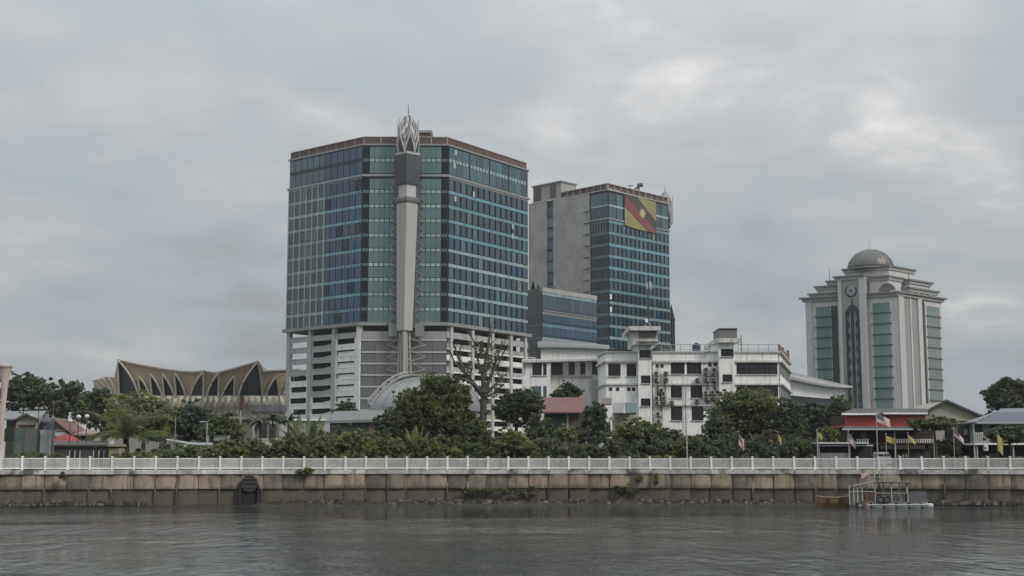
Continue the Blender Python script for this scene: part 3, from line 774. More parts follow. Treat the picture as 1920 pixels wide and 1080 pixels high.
    # pylon foot: bundle of struts over the podium
    st_m = M('pale_steel_strut', (.36, .34, .30), .6, var=.12)
    for dx, dy in ((-13, 0), (-7, -1.0), (0, -1.6), (5, -1.0), (11, 0)):
        MB().path([(cx + hw(dx * .75 - 2.5), Yp + dy + 1, zp(619)), (cx + hw(dx - 1), Yp + dy, zp(705))], .26 if dx else .5, 6).build('strut', st_m, shaft)
    for py in (634, 657, 680, 700):
        for s in (-1, 1):
            MB().path([(cx + hw(s * 9), Yp, zp(py)), (cx + hw(s * 36), Yp + 2.4, zp(py + 11)), ], .09, 5).build('brace', st_m, shaft)
            MB().path([(cx + hw(s * 9), Yp, zp(py + 20)), (cx + hw(s * 36), Yp + 2.4, zp(py + 11)), ], .09, 5).build('brace', st_m, shaft)
            MB().path([(cx + hw(-s * 9), Yp - .3, zp(py)), (cx + hw(s * 9), Yp - .3, zp(py + 20)), ], .14, 5).build('brace', st_m, shaft)
    for s in (-1, 1): 
        z_a, z_b = zp(630), zp(606)
        MB(ff).box(10 + s * hw(25) - hw(8.5), 10 + s * hw(25) + hw(8.5), -1.2, .1, z_a, z_b).build('bracket_box', M('bracket_metal', (.20, .215, .22), .5, var=.1), t)
    return t
main_tower()

# ================================================================== second tower
def second_tower():
    Y0 = 463.0; zt = Z(358, Y0); zl = Z(410, Y0); zg = GZ
    YL, YR = YZ(386, zt), YZ(384.5, zt)
    Lp = (X(993, YL, zt), YL); K = (X(1139.5, Y0, zt), Y0); R = (X(1253, YR, zt), YR)
    Bk = (Lp[0] + R[0] - K[0], Lp[1] + R[1] - K[1])
    t = thing('office_tower', 'glass and bare concrete tower with the big flag, right of the tallest tower', 'building', (35, 480, GZ))
    MB().plan([Lp, K, R, Bk], zg, zt).build('glass_core', glass_dark, t)
    fl, fr = Fr(Lp, K), Fr(K, R); rnd = random.Random(5)
    h = (zl - Z(431.6, Y0)); nf = int((zl - Z(655, Y0)) / h) + 1
    # right face
    nb = 14; bw = (fr.len - .8) / nb
    for k in range(nf):
        z1 = zl - .35 - k * h; z0 = z1 - h; g1 = z0 + h * .72
        for i in range(nb):
            a0 = .5 + i * bw
            m = glass_gry if rnd.random() < .45 else (glass_blue if rnd.random() < .4 else glass_teal)
            if rnd.random() < .03: m = glass_blind
            piece('window_pane', fr, a0, a0 + bw * .60, .02, .24, z0 + .05, g1, m, t)
        band = MB(fr)
        for i in range(nb * 2):
            ww = (fr.len - .4) / (nb * 2); band.box(.2 + i * ww, .2 + (i + .85) * ww, .02, .26, g1 + .08, z1 - .08)
        band.build('spandrel_band', band_blue if k < 7 else band_pale, t)
        band = MB(fl); a0 = fl.a(1109, zl); n_ = 6; ww = (fl.len - a0) / n_
        for i in range(n_): band.box(a0 + i * ww, a0 + (i + .9) * ww, .02, .2, g1 + .08, z1 - .08)
        band.build('spandrel_band', glass_teal, t)
        if k == 0:
            for i in range(n_): piece('window_pane', fl, a0 + i * ww, a0 + (i + .55) * ww, .02, .2, z0 + .05, g1, glass_gry, t)
        else:
            for i in range(3): piece('window_pane', fl, a0 + i * ww * 2 + .02, a0 + (i + 1) * ww * 2 - .06, .02, .16, z0 + .05, g1, glass_dark, t)
    for k in range(2):
        hh = (zt - zl) / 2; z0 = zl + .4 + k * hh
        for i in range(8): ww = (fr.len - .6) / 8; piece('attic_pane', fr, .3 + i * ww, .3 + (i + .9) * ww, .02, .2, z0, z0 + hh - 1.0, glass_teal if i % 3 else glass_gry, t)
        a0 = fl.a(1109, zl); ww = (fl.len - a0) / 3
        for i in range(3): piece('attic_pane', fl, a0 + i * ww + .05, a0 + (i + 1) * ww - .05, .02, .2, z0, z0 + hh - 1.0, glass_teal if k else glass_blue, t)
        if k == 0:
            piece('spandrel_band', fr, .3, fr.len - .3, .02, .22, z0 + hh - .9, z0 + hh - .1, band_pale, t); piece('spandrel_band', fl, a0, fl.len - .1, .02, .22, z0 + hh - .9, z0 + hh - .1, band_blue, t)
    vent = MB(fr)
    for py in (556, 580): zz = Z(py, Y0); vent.box(.3, 1.3, .2, .35, zz - .9, zz + .9)
    vent.build('open_vent', white, t)
    # bare concrete flank with one strip of windows
    a1, a2, a3 = fl.a(1027, zl), fl.a(1039, zl), fl.a(1107, zl)
    for q0, q1 in ((.0, a1), (a2, a3)): piece('concrete_flank', fl, q0, q1, -.5, .5, zg, zt + .2, tan_conc, t)
    for k in range(nf + 1):
        z1 = zl + 2 * h - .4 - k * h; piece('strip_pane', fl, a1 + .1, a2 - .1, .02, .15, z1 - h + .9, z1, glass_teal if k % 3 else glass_blue, t)
        piece('flank_ledge', fl, a3 - 3.0, a3 + .1, .5, .95, z1 - h, z1 - h + .3, grey_conc, t)
    piece('ledge', fr, -.3, fr.len + .3, .0, .6, zl - .2, zl + .3, edge_grey, t); piece('ledge', fl, a3 - 3, fl.len + .2, .0, .58, zl - .2, zl + .3, edge_grey, t)
    pale = M('pale_parapet_rail', (.34, .31, .29), .6)
    for f_, n_ in ((fl, 12), (fr, 10)):
        w_ = f_.len / n_
        piece('roof_edge', f_, -.2, f_.len + .2, -.5, .6, zt + .2, zt + .6, grey_conc, t)
        piece('parapet_rail', f_, 5 * w_ if f_ is fl else .0, f_.len, -.5, .3, zt + 2.5, zt + 2.8, pale, t)
        for i in range(n_):
            if f_ is fl and i < 5: continue
            piece('louvre_panel', f_, i * w_ + .15, (i + 1) * w_ - .15, -.5, -.2, zt + .6, zt + 2.5, brown_louv, t)
            piece('parapet_post', f_, i * w_ - .15, i * w_ + .15, -.45, .25, zt + .6, zt + 2.5, pale, t)
    # penthouse at the rear left
    zph = Z(341, 480); p0, p1 = fl.a(997, zph), fl.a(1049, zph)
    hut = MB(fl).box(p0, p1, -9, -.8, zt + .3, zph).build('penthouse', M('pale_panel', (.33, .315, .30), .7, var=.1), t)
    for q0, q1 in ((.02, .28), (.62, .82)): piece('louvre_panel', fl, p0 + q0 * (p1 - p0), p0 + q1 * (p1 - p0), -.8, -.6, zt + .4, zph - .4, brown_louv, t)
    MB(fl).box(p0 - .5, p1 + .5, -9.4, -.3, zph, zph + .5).build('penthouse_roof', silver, hut)
    MB().plan([(p[0] * .97 + 1.1, p[1] * .98 + 9.6) for p in (Lp, K, R, Bk)], zt + .2, zt + 1.2).build('roof_deck', grey_conc, t)
    # slim corner pylon behind the right edge
    Yp = YR + 4; cx = X(1247.5, Yp, zt); 
    def zp(py): return Z(py, Yp)
    def hw(px): return px / F * Yp
    sh = MB().lathe(cx, Yp, [(hw(5), zg), (hw(6.5), zp(480)), (hw(7.5), zp(425))], 4).build('pylon_shaft', M('pylon_grey_panel', (.40, .385, .36), .55), t)
    MB().lathe(cx, Yp, [(hw(8), zp(428)), (hw(10), zp(425)), (hw(9), zp(421))], 8).build('pylon_collar', dgrey, sh)
    lattice_crown(sh, cx, Yp, zp(421), zp(358), hw(13.5), M('crown_rib_paint', (.42, .41, .40), .55), 2.6)
    # hanging flag (things hung on the tower stay apart)
    fz0, fz1 = Z(366, 465), Z(433, 474)
    aa0, aa1 = fr.a(1168, zt - 4), fr.a(1227, zt - 4)
    flag = thing('giant_flag', 'giant yellow flag with red and black diagonal and star hung on the concrete tower', 'flag', fr.pt((aa0 + aa1) / 2, .6, fz1))
    z1, z0 = zt + 0.0, zt - 11.9; w_ = aa1 - aa0; H_ = z1 - z0
    def pg(name, uv, d, mat): MB(fr).poly([(aa0 + u * w_, z0 + v * H_) for u, v in uv], d, d + .06).build(name, mat, flag)
    yl = M('gold_flag_cloth', (.28, .26, .125), .9, var=.12); rd = M('crimson_flag_cloth', (.22, .075, .082), .9, var=.12)
    pg('yellow_field', [(0, 0.06), (.3, .015), (.62, 0), (1, 0), (1, .98), (.5, 1.01), (0, 1)], .72, yl)
    pg('red_band', [(0, .98), (0, .62), (.72, 0.0), (1, 0), (1, .08)], .80, rd)
    pg('black_band', [(0, 1), (0, .985), (1, .085), (1, .36), (.40, 1)], .80, M('faded_black_cloth', (.075, .08, .065), .9, var=.15))
    sp_ = []
    for k in range(18):
        rr = .15 if k % 2 == 0 else .075; an = math.pi / 2 + 2 * math.pi * k / 18; sp_.append((.55 + rr * .8 * math.cos(an), .53 + rr * 1.2 * math.sin(an)))
    pg('star', sp_, .88, M('pale_gold_star', (.52, .44, .25), .9))
    # roof davit and antenna on the edge
    dv = thing('roof_crane', 'small grey roof crane arm above the hanging flag', 'crane', fr.pt(fr.a(1200, zt), -3, zt + 1.2))
    b0 = P(1197.5, 376, 478); b1 = P(1197.5, 350, 478); b2 = P(1183, 360, 478); b3 = P(1205, 346.5, 478)
    MB().path([b0, b1], .35, 6).build('mast', dgrey, dv); MB().path([b2, b1, b3], [.3, .35, .3], 6).build('arm', dgrey, dv)
    MB().path([P(1195, 348, 478), b3], .75, 6).build('motor_housing', dgrey, dv)
    an_ = thing('rooftop_antenna', 'thin T shaped antenna on the tower roof beside the crane arm', 'antenna', fr.pt(fr.a(1182, zt), -3, zt + 1.2))
    MB().path([P(1181.5, 372, 478), P(1181.5, 348, 478)], .15, 5).build('mast', dgrey, an_); MB().path([P(1176, 348, 478), P(1188, 347.5, 478)], .13, 5).build('crossbar', dgrey, an_)
second_tower()

# ================================================================== low glass block between the towers
def low_block():
    Y0 = 400.0; zt = Z(547, Y0); YR = YZ(563, zt)
    K = (X(1016.5, Y0, zt), Y0); R = (X(1118, YR, zt), YR); Lp = (X(975, YZ(556, zt), zt), YZ(556, zt))
    t = thing('glass_annex', 'low dark blue glass annex with beige parapet between the two office towers', 'building', (15, 410, GZ))
    Bk = (Lp[0] + R[0] - K[0], Lp[1] + R[1] - K[1])
    MB().plan([Lp, K, R, Bk], GZ, zt).build('glass_core', glass_dark, t)
    fl, fr = Fr(Lp, K), Fr(K, R)
    zs = [Z(p, Y0) for p in (547, 583, 606, 631.5, 645)]
    n_ = 12; w_ = fr.len / n_
    for k in range(3):
        zz0, zz1 = zs[k + 1] + .7, zs[k] - (1.0 if k != 1 else .5)
        for i in range(n_): piece('window_pane', fr, i * w_ + .03, (i + 1) * w_ - .05, .02, .15, zz0, zz1, glass_blue if k else glass_gry, t)
    for k, m in ((0, band_pale), (1, edge_grey), (2, band_blue), (3, band_pale)):
        b = MB(fr)
        for i in range(n_ * 2): b.box(i * w_ / 2, (i + .75) * w_ / 2, .02, .25, zs[k] - .95, zs[k] - .05 if k != 0 else zs[k] - .1)
        b.build('spandrel_band', m, t)
        piece('spandrel_band', fl, 0, fl.len, .02, .15, zs[k] - .6, zs[k] - .1, glass_blue, t)
    piece('ledge', fr, 0, fr.len, .05, .5, zs[1] + .05, zs[1] + .35, edge_grey, t)
    for f_ in (fl, fr): piece('parapet', f_, -.1, f_.len + .1, -.6, .3, zt, zt + 1.35, tan_conc, t)
    r = random.Random(2)
    for px, w in ((1000, 8), (1009, 5), (1040, 4)):
        cx, cy, zz = P(px, 540, 408)
        MB().lathe(cx, cy, [(w / F * 408, zt), (.15, zt + 1.4 + w * .36)], 4, .4).build('skylight', glass_blk if w > 4 else dgrey, t)
    piece('soffit', fr, -1.5, fr.len + 2, -.3, .9, zs[4] - .3, zs[3] - .95, silver, t)
low_block()
def dark_spire():
    Y = 500; cx = X(1260.5, Y, 40)
    t = thing('dark_spire', 'slim black pointed spire beside the right edge of the flag tower', 'tower', (cx, Y, GZ))
    k = Y / F; m = M('dark_stone', (.028, .026, .026), .8, var=.2)
    MB().lathe(cx, Y, [(6.2 * k, GZ), (6.2 * k, Z(606, Y)), (5.2 * k, Z(604, Y)), (4.6 * k, Z(592, Y))], 8).build('shaft', m, t)
    MB().lathe(cx, Y, [(5.4 * k, Z(592, Y)), (3.2 * k, Z(584, Y)), (.1, Z(571, Y))], 8).build('pointed_roof', m, t)
    MB().lathe(cx + 5 * k, Y - 1, [(1.6 * k, Z(604, Y)), (.05, Z(594, Y))], 6).build('pinnacle', m, t)
dark_spire()

# ================================================================== shell roofed entrance hall in front of the podium
def shell_hall():
    Y = 300.0; k = Y / F; cx = X(795, Y, 20); z0 = Z(769, Y); z1 = Z(700, Y); rx = 113 * k; ry = 13.0
    t = thing('shell_canopy', 'grey curved shell roof with white truss edge half hidden behind trees', 'building', (cx, Y + ry, GZ))
    rows = []
    for i in range(13):
        ph = math.pi / 2 * i / 12
        rows.append([(cx - rx * math.cos(th) * math.cos(ph) ** .9, Y + ry - ry * math.sin(th) * math.cos(ph) ** .9, z0 + (z1 - z0) * math.sin(ph) ** 1.15) for th in [math.pi * j / 28 for j in range(29)]])
    mb = MB(); mb.grid(rows); mb.build('shell', silver, t, True)
    mb = MB()
    for j in range(1, 28, 3):
        th = math.pi * j / 28; mb.path([(cx - rx * math.cos(th) * math.cos(ph) ** .9 * 1.003, Y + ry - ry * math.sin(th) * math.cos(ph) ** .9 * 1.003, z0 + (z1 - z0) * math.sin(ph) ** 1.15 + .05) for ph in [math.pi / 2 * i / 12 for i in range(12)]], .07, 4)
    mb.build('standing_seam', M('seam_metal', (.28, .285, .29), .5, .3), t)
    wl = M('white_truss_paint', (.42, .41, .40), .6, var=.08); lo, up = [], []
    for i in range(11):
        u = i / 10; px = 690 + 74 * u; py = 752 - 52 * math.sin(u * math.pi / 2) ** .95
        lo.append(Vector(P(px + 4, py + 7 - 3 * u, Y - 1))); up.append(Vector(P(px, py - 1, Y - 1)))
    MB().path(lo, .22, 6).build('truss_chord', wl, t); MB().path(up, .22, 6).build('truss_chord', wl, t)
    for i in range(10): MB().path([lo[i], up[i + 1] if i % 2 else up[i]], .14, 5).build('truss_web', wl, t); MB().path([up[i], lo[i + 1]], .12, 5).build('truss_web', wl, t)
    MB().lathe(cx, Y + ry, [(rx * .95, GZ), (rx * .95, z0 + .2)], 28).build('drum_wall', M('pale_drum_wall', (.38, .375, .37), .8, streak=.3), t)
    # low wing on the left
    w = thing('low_grey_hall', 'low hall with flat pale grey metal roof left of the shell roof', 'building', base(668, 262))
    Yw = 262; mb = MB(); p = [P(612, 789, Yw), P(716, 786, Yw), P(722, 769, Yw + 14), P(627, 771, Yw + 14)]
    mb.hexa([(a, b, c - .5) for a, b, c in p] + [(a, b, c) for a, b, c in p]); mb.build('roof', roof_grey, w)
    fpiece('wall', 618, 690, 790, 868, Yw + 1, 12, M('dark_green_grey_wall', (.05, .055, .05), .8), w); fpiece('brick_wall', 690.5, 722, 789, 868, Yw + .9, 12, M('dull_red_brick_wall', (.13, .085, .07), .9, var=.25), w)
    for px in (655,): fpiece('wall_lamp', px, px + 4, 792, 796, Yw + .6, .3, white, w)
shell_hall()
# ================================================================== domed tower
def domed_tower():
    Y0 = 470.0; zc = Z(553, Y0); al = math.radians(34)
    t = thing('domed_tower', 'pale stone office tower with silver dome and stepped cornices', 'building', (135, 485, GZ))
    K = Vector((X(1682, Y0, zc), Y0)); be = math.radians(42); ul = Vector((math.cos(al), -math.sin(al))); ur = Vector((math.cos(be), math.sin(be)))
    LF = -Fr(K, K + ul).a(1510, zc); LR = Fr(K, K + ur).a(1765, zc)
    def sk(a0, a1, s0, s1, z0, z1, name, m):
        p = [K + ul * (a - LF) + ur * q for a, q in ((a0, s0), (a1, s0), (a1, s1), (a0, s1))]; return MB().plan(p, z0, z1).build(name, m, t)
    Lp = K - ul * LF; Rp = K + ur * LR; Bk = Lp + ur * LR
    ff, fs = Fr(Lp, K), Fr(K, Rp)
    def A(px, z=None): return ff.a(px, zc if z is None else z)
    def S(px, z=None): return fs.a(px, zc if z is None else z)
    b0, b1 = A(1577), A(1627)                                    # central bay
    MB().plan([Lp, K, Rp, Bk], GZ, zc).build('body', pale_stone, t)
    gy = GL('tower_green_glass', (.16, .25, .235), rnd=.12, var=.15); gd = GL('tower_grey_glass', (.16, .20, .195), rnd=.10, var=.1)
    fh = 20.4 / F * Y0; nfl = int((zc - GZ) / fh)
    slot = M('dark_slot', (.03, .034, .036), .4, var=.1)
    line = M('dark_floor_band', (.075, .095, .09), .5, var=.1)
    def strip(f, a0, a1, frame_m, gm, top, name='window'):
        piece('window_surround', f, a0 - .9, a1 + .9, -.3, .32, GZ, top + .7, frame_m, t)
        for k in range(nfl):
            z1 = top - k * fh; z0 = z1 - fh
            if z0 < GZ: break
            p_ = piece('window', f, a0, a1, .3, .42, z0 + .38, z1, gm, t)
            piece('floor_band', f, a0 - .5, a1 + .5, .3, .75, z0, z0 + .34, line, t)
    top = zc - 2.4
    strip(ff, A(1530), A(1557), pale_stone, gy, top); piece('dark_slot', ff, A(1558.5), A(1569.5), .33, .55, GZ, top, slot, t)
    strip(ff, A(1636), A(1668), pale_stone, gy, top)
    piece('pilaster', ff, A(1512), A(1522), -.2, .55, GZ, zc, pale_stone, t)
    piece('corner_pier', fs, .02, S(1692), -.5, .6, GZ, zc, M('sunny_stone', (.50, .485, .475), .7, var=.06), t)  # own stone tone for the sunlit pier, light put into the colour
    piece('recess', fs, S(1692) + .05, S(1717), -.4, .12, GZ, zc, mid_stone, t)
    piece('corner_pier', fs, S(1704), S(1706.5), .0, .4, GZ, zc, pale_stone, t)
    piece('corner_pier', fs, S(1718), S(1725), -.4, .7, GZ, zc, pale_stone, t)
    piece('dark_slot', fs, S(1726.5), S(1731.5), -.2, .15, GZ, zc - .8, slot, t)
    strip(fs, S(1735), S(1759), pale_stone, gd, top)
    # central bay with lancet window and disc emblem
    zbay = Z(509, Y0 - 3)
    MB(ff).box(b0, b1, -12, 2.6, GZ, zbay).build('central_bay', mid_stone, t)
    bs = Fr(ff.pt(b1, 2.6, 0)[:2], ff.pt(b1, -12, 0)[:2])
    piece('bay_edge', ff, b1 - 2.2, b1 + .05, 2.55, 2.95, GZ, zbay - .1, pale_stone, t); piece('bay_edge', ff, b0 - .05, b0 + 1.1, 2.55, 2.95, GZ, zbay - .1, pale_stone, t)
    bw = b1 - b0; c0 = ff.a(1604, zc - 10) ; hw_ = bw * .245
    zt = Z(566, Y0 - 3)
    lan = [(c0 - hw_, GZ), (c0 + hw_, GZ), (c0 + hw_, zt - 2.2), (c0 + hw_ * .5, zt - .3), (c0 + .25, zt + .2), (c0 + .25, zt + 2.4), (c0 - .25, zt + 2.4), (c0 - .25, zt + .2), (c0 - hw_ * .5, zt - .3), (c0 - hw_, zt - 2.2)]
    MB(ff).poly(lan, 2.5, 2.72).build('lancet_window', GL('lancet_dark_glass', (.035, .05, .053), rnd=.1), t)
    for s in (-1, -.34, .34, 1): piece('lancet_mullion', ff, c0 + s * hw_ - .11, c0 + s * hw_ + .11, 2.7, 2.95, GZ, zt - 2.2, slot if abs(s) == 1 else mid_stone, t)
    for k in range(9):
        zz = zt - 3 - k * fh * 1.15
        for s in (-1, 1): MB(ff).poly([(c0 + s * hw_ * .34, zz), (c0 + s * hw_ * .8, zz - fh * .5), (c0 + s * hw_ * .34, zz - fh), (c0 + s * hw_ * .2, zz - fh * .5)][::s], 2.74, 2.9).build('tracery', M('tracery_metal', (.14, .145, .145), .6), t)
    ze = Z(539, Y0 - 3); ce = ff.a(1600.5, ze); re = 11.2 / F * Y0
    def disc(r, d, name, m, a0=0, a1=2 * math.pi, ri=0):
        n = 28; an = [a0 + (a1 - a0) * i / n for i in range(n + 1)]
        if ri: pts = [(ce + r * math.cos(x), ze + r * math.sin(x)) for x in an] + [(ce + ri * math.cos(x), ze + ri * math.sin(x)) for x in an[::-1]]
        else: pts = [(ce + r * math.cos(x), ze + r * math.sin(x)) for x in an[:-1]]
        MB(ff).poly(pts, 2.58, d).build(name, m, t)
    disc(re, 2.9, 'emblem_arc', slot, math.radians(120), math.radians(400), re * .84)
    disc(re * .8, 2.8, 'emblem_disc', M('emblem_stone', (.33, .35, .355), .6)); disc(re * .42, 2.95, 'emblem_ring', mid_stone, 0, 6.28, re * .3); disc(re * .14, 3.0, 'emblem_boss', slot)
    # stepped cornices
    cm = M('cornice_stone', (.40, .385, .375), .7, var=.08, streak=.3); cu = M('cornice_shadow_grey', (.21, .205, .205), .75, var=.1)  # second one is a darker copy of the stone, shade put into its colour
    def cornice(a0, a1, s0, s1, z, o, name='cornice'):
        """two-step cornice slab over the plan rectangle a0..a1 along the front, s0..s1 deep"""
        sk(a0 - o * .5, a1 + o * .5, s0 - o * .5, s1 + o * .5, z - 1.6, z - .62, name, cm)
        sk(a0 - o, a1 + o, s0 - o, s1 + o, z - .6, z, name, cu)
    def tier(a0, a1, s0, s1, z0, z1, o):
        sk(a0, a1, s0, s1, z0, z1 - 1.55, 'upper_tier', pale_stone); cornice(a0, a1, s0, s1, z1, o)
    D_ = LR
    cornice(0, b0 - .3, 0, D_, zc + 1.3, 1.6); cornice(b1 + .3, LF, 0, D_, zc + 1.3, 1.5)
    z2, z3, z4 = Z(538, Y0), Z(524, Y0), Z(514, Y0)
    tier(1.6, b0 - .4, 1.2, D_ - 1.2, zc + 1.3, z2, 1.0); tier(3.4, b0 - .2, 2.2, D_ - 2.2, z2, z3, .9); tier(7, b0 - .1, 3.4, D_ - 4, z3, z4, .8)
    tier(b1 + .4, LF - 3.2, .5, D_ * .3, zc + 1.3, z3 + 1.8, .9); tier(b1 + .4, LF - .8, D_ * .32, D_ - 2.0, zc + 1.3, z2 + .9, 1.1); tier(b1 + .4, LF - 1.6, D_ * .38, D_ - 4.5, z2 + .9, z4 - .6, 1.1)
    for q in (.36, .5, .62, .76, .88): sk(LF - .9, LF - .55, D_ * q, D_ * q + 1.6, zc + 1.3, z2 - .6, 'pilaster', pale_stone)
    cornice(b0, b1, -2.6, 12, zbay, .9)
    for a_, py, r_ in ((A(1664), 543, 12.0), (A(1548), 551, 10.5)):   # arched lunettes
        zz = Z(py, Y0); r_ = r_ / F * Y0 * 1.1; pts = [(a_ + r_ * math.cos(x), zz + r_ * .85 * math.sin(x)) for x in [math.pi * i / 16 for i in range(17)]]
        MB(ff).poly(pts, -1.2, .15 if a_ > b1 else -.9).build('lunette', M('lunette_glass', (.2, .19, .185), .4), t)
        out = pts + [(a_ + r_ * 1.16 * math.cos(x), zz + r_ * 1.0 * math.sin(x)) for x in [math.pi * i / 16 for i in range(16, -1, -1)]]
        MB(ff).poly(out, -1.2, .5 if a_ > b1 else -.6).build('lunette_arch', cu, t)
    # dome
    zd = Z(506, Y0 + 13); cxd = X(1632.5, Y0 + 13, zd); cyd = Y0 + 13; rd = 42.5 / F * (Y0 + 13); hd = Z(470.5, Y0 + 13) - zd
    sk(b0 + .5, LF - 3.8, 2.0, D_ * .62, z3, zd - 1.2, 'drum', pale_stone); cornice(b0 + .5, LF - 3.8, 2.0, D_ * .62, zd + .3, .9)
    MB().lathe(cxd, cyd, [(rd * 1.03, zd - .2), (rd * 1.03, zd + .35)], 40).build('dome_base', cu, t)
    dm = MB().lathe(cxd, cyd, [(rd * math.cos(x), zd + .35 + hd * math.sin(x)) for x in [math.pi / 2 * i / 16 for i in range(16)]] + [(.1, zd + .35 + hd)], 40).build('dome', dome_metal, t, True)
    for k in range(24):
        an = 2 * math.pi * k / 24; MB().path([(cxd + rd * 1.004 * math.cos(x) * math.cos(an), cyd + rd * 1.004 * math.cos(x) * math.sin(an), zd + .35 + hd * 1.004 * math.sin(x)) for x in [math.pi / 2 * i / 9 for i in range(9)]], .09, 4).build('dome_rib', M('dome_rib_metal', (.13, .125, .12), .5, .4), dm)
    MB().lathe(cxd, cyd, [(.95, zd + hd), (.35, zd + hd + 1.6), (.12, zd + hd + 2.2), (.1, zd + hd + 3.8)], 10).build('finial', pale_stone, dm)
    MB().path([(cxd - .5, cyd, zd + hd + 3.7), (cxd, cyd, zd + hd + 3.3), (cxd + .5, cyd, zd + hd + 3.7)], .12, 5).build('crescent', pale_stone, dm)
    for px, py in ((1555, 502), (1703, 506)): p = P(px, py, Y0 + 12); MB().path([(p[0], p[1], z4 - 1), p], [.12, .06], 5).build('lightning_rod', pole_dark, t)
domed_tower()

# ================================================================== theatre with pointed arches and swept roof (left)
def theatre():
    t = thing('arched_hall', 'hall with swept tan roof peaks and a row of dark pointed arches', 'building', (X(351, 430, 5), 440, GZ))
    def yy(px): return 424 + 14 * ((px - 351) / 140.0) ** 2
    def pt(px, py, off=0): return Vector(P(px, py, yy(px) + off))
    # (apex px, apex py, foot px left, foot px right, straight side)
    arches = [(221, 676, 224, 262, 'L'), (259.5, 705, 264, 284, 'L'), (281, 701, 286, 307, 'L'), (304, 701, 309, 329, 'L'), (327, 699, 331, 350, 'L'),
              (381, 698, 354, 381, 'R'), (410, 699, 385, 409, 'R'), (440, 705, 413, 438, 'R'), (483, 679, 445, 492, 'B'), (517, 707, 496, 524, 'B'), (549, 700, 529, 555, 'B')]
    foot = 762
    void = M('dark_arch_glass', (.014, .014, .017), .25, var=.2, spec=.3)
    top_edges = []
    for ax, ay, l, r, side in arches:
        def curve(x0, x1, y1, bulge):      # from apex down to a foot
            return [(x0 + (x1 - x0) * (math.sin(u * math.pi / 2) ** bulge), ay + (y1 - ay) * u ** 1.15) for u in [i / 10 for i in range(11)]]
        if side == 'L': left = [(ax + (l - ax) * u, ay + (foot - ay) * u) for u in (0, .3, .6, 1)]; right = curve(ax, r, foot, 1.0)
        elif side == 'R': right = [(ax + (r - ax) * u, ay + (foot - ay) * u) for u in (0, .3, .6, 1)]; left = curve(ax, l, foot, 1.0)
        else: left = curve(ax, l, foot, 1.0); right = curve(ax, r, foot, .9)
        outline = left[::-1] + right[1:]
        mb = MB(); n = len(outline); b = len(mb.v)
        mb.v += [tuple(pt(x, y, .25)) for x, y in outline] + [tuple(pt(x, y, .65)) for x, y in outline]
        mb.f.append(tuple(range(n))); mb.f.append(tuple(range(2 * n - 1, n - 1, -1)))
        for i in range(n): j = (i + 1) % n; mb.f.append((i, n + i, n + j, j))
        mb.build('arch_glass', void, t)
        for cv in (left, right):
            p = [pt(x, y, -.9) for x, y in cv]; m = MB(); m.path(p, [.26] + [.34] * (len(p) - 2) + [.5], 5); m.build('arch_rib', rib_conc, t)
            m = MB()                                             # pier depth behind each rib
            m.grid([[pt(x, y, -.9) for x, y in cv], [pt(x, y, .5) for x, y in cv]]); m.build('arch_reveal', rib_conc, t)
    # swept roof skin: between arch heads and the roof edge, folded back over the hall
    edge = [(176, 713), (200, 706), (214, 708), (221, 675), (245, 681), (270, 686), (295, 690.5), (320, 694.5), (345, 697.5), (362, 698.5), (382, 696.5), (400, 700), (412, 698.5), (430, 694), (450, 688), (468, 683), (483, 678), (489, 688), (492, 697), (515, 695.5), (540, 694), (560, 692)]
    low = []
    for x, y in edge: low.append((x, 757))
    mb = MB(); rows = [[pt(x, 757, .9) for x, y in edge], [pt(x, (y + 757) / 2, .85) for x, y in edge], [pt(x, y, .75) for x, y in edge],
                       [(lambda q: (q.x * .99, q.y + 14, q.z - 2.0))(pt(x, y, .7)) for x, y in edge], [(lambda q: (q.x * .97, q.y + 34, q.z - 9.0))(pt(x, y, .7)) for x, y in edge]]
    mb.grid(rows); mb.build('swept_roof', tan_roof, t)
    m = MB(); m.path([pt(x, y - .6, -.1) for x, y in edge[3:]], .38, 5); m.build('roof_rim', rib_conc, t)
    # receding ribs on the left flank
    for k, (x0, y0, x1, y1) in enumerate(((175, 714, 196, 742), (184, 711.5, 205, 742), (192, 709.5, 212, 742), (201, 707, 219, 742))):
        p = [pt(x0 + (x1 - x0) * u ** .8, y0 + (y1 - y0) * u ** 1.25, 1.5 - k * .3) for u in (0, .2, .4, .6, .8, 1)]
        m = MB(); m.path(p, .5, 5); m.build('arch_rib', rib_conc, t)
        m = MB(); m.grid([p, [q + Vector((.9, 1.6, -.3)) for q in p]]); m.build('arch_glass', void, t)
    # faceted cream skirt of folded diamonds
    mb_ = None
    x = 268.0; k = 0
    while x < 545:
        for lo_, hi_, fl in ((742, 766, 0), (766, 789, 1)):
            a, b, c = pt(x, lo_, -.6), pt(x + 11, lo_, -.6), pt(x + 5.5, lo_ + (hi_ - lo_) * .5, -2.1 if not fl else .6)
            d, e_ = pt(x, hi_, -.6), pt(x + 11, hi_, -.6)
            m = MB(); m.v = [tuple(q) for q in (a, b, e_, d, c)]; m.f = [(0, 1, 4), (1, 2, 4), (2, 3, 4), (3, 0, 4)]
            m.build('facet', facet, t)
        x += 11.1; k += 1
    mb = MB(); mb.grid([[pt(x, 742, .4) for x in range(215, 560, 15)], [Vector((pt(x, 845, .4).x, pt(x, 845, .4).y, GZ - .1)) for x in range(215, 560, 15)]]); mb.build('base_wall', cream, t)
    fpiece('eave_shadow', 418, 470, 786, 790, 415, 4, brown_wood_and_shade, t)  # dark strip standing in for the shade under the eave
    return t
theatre()
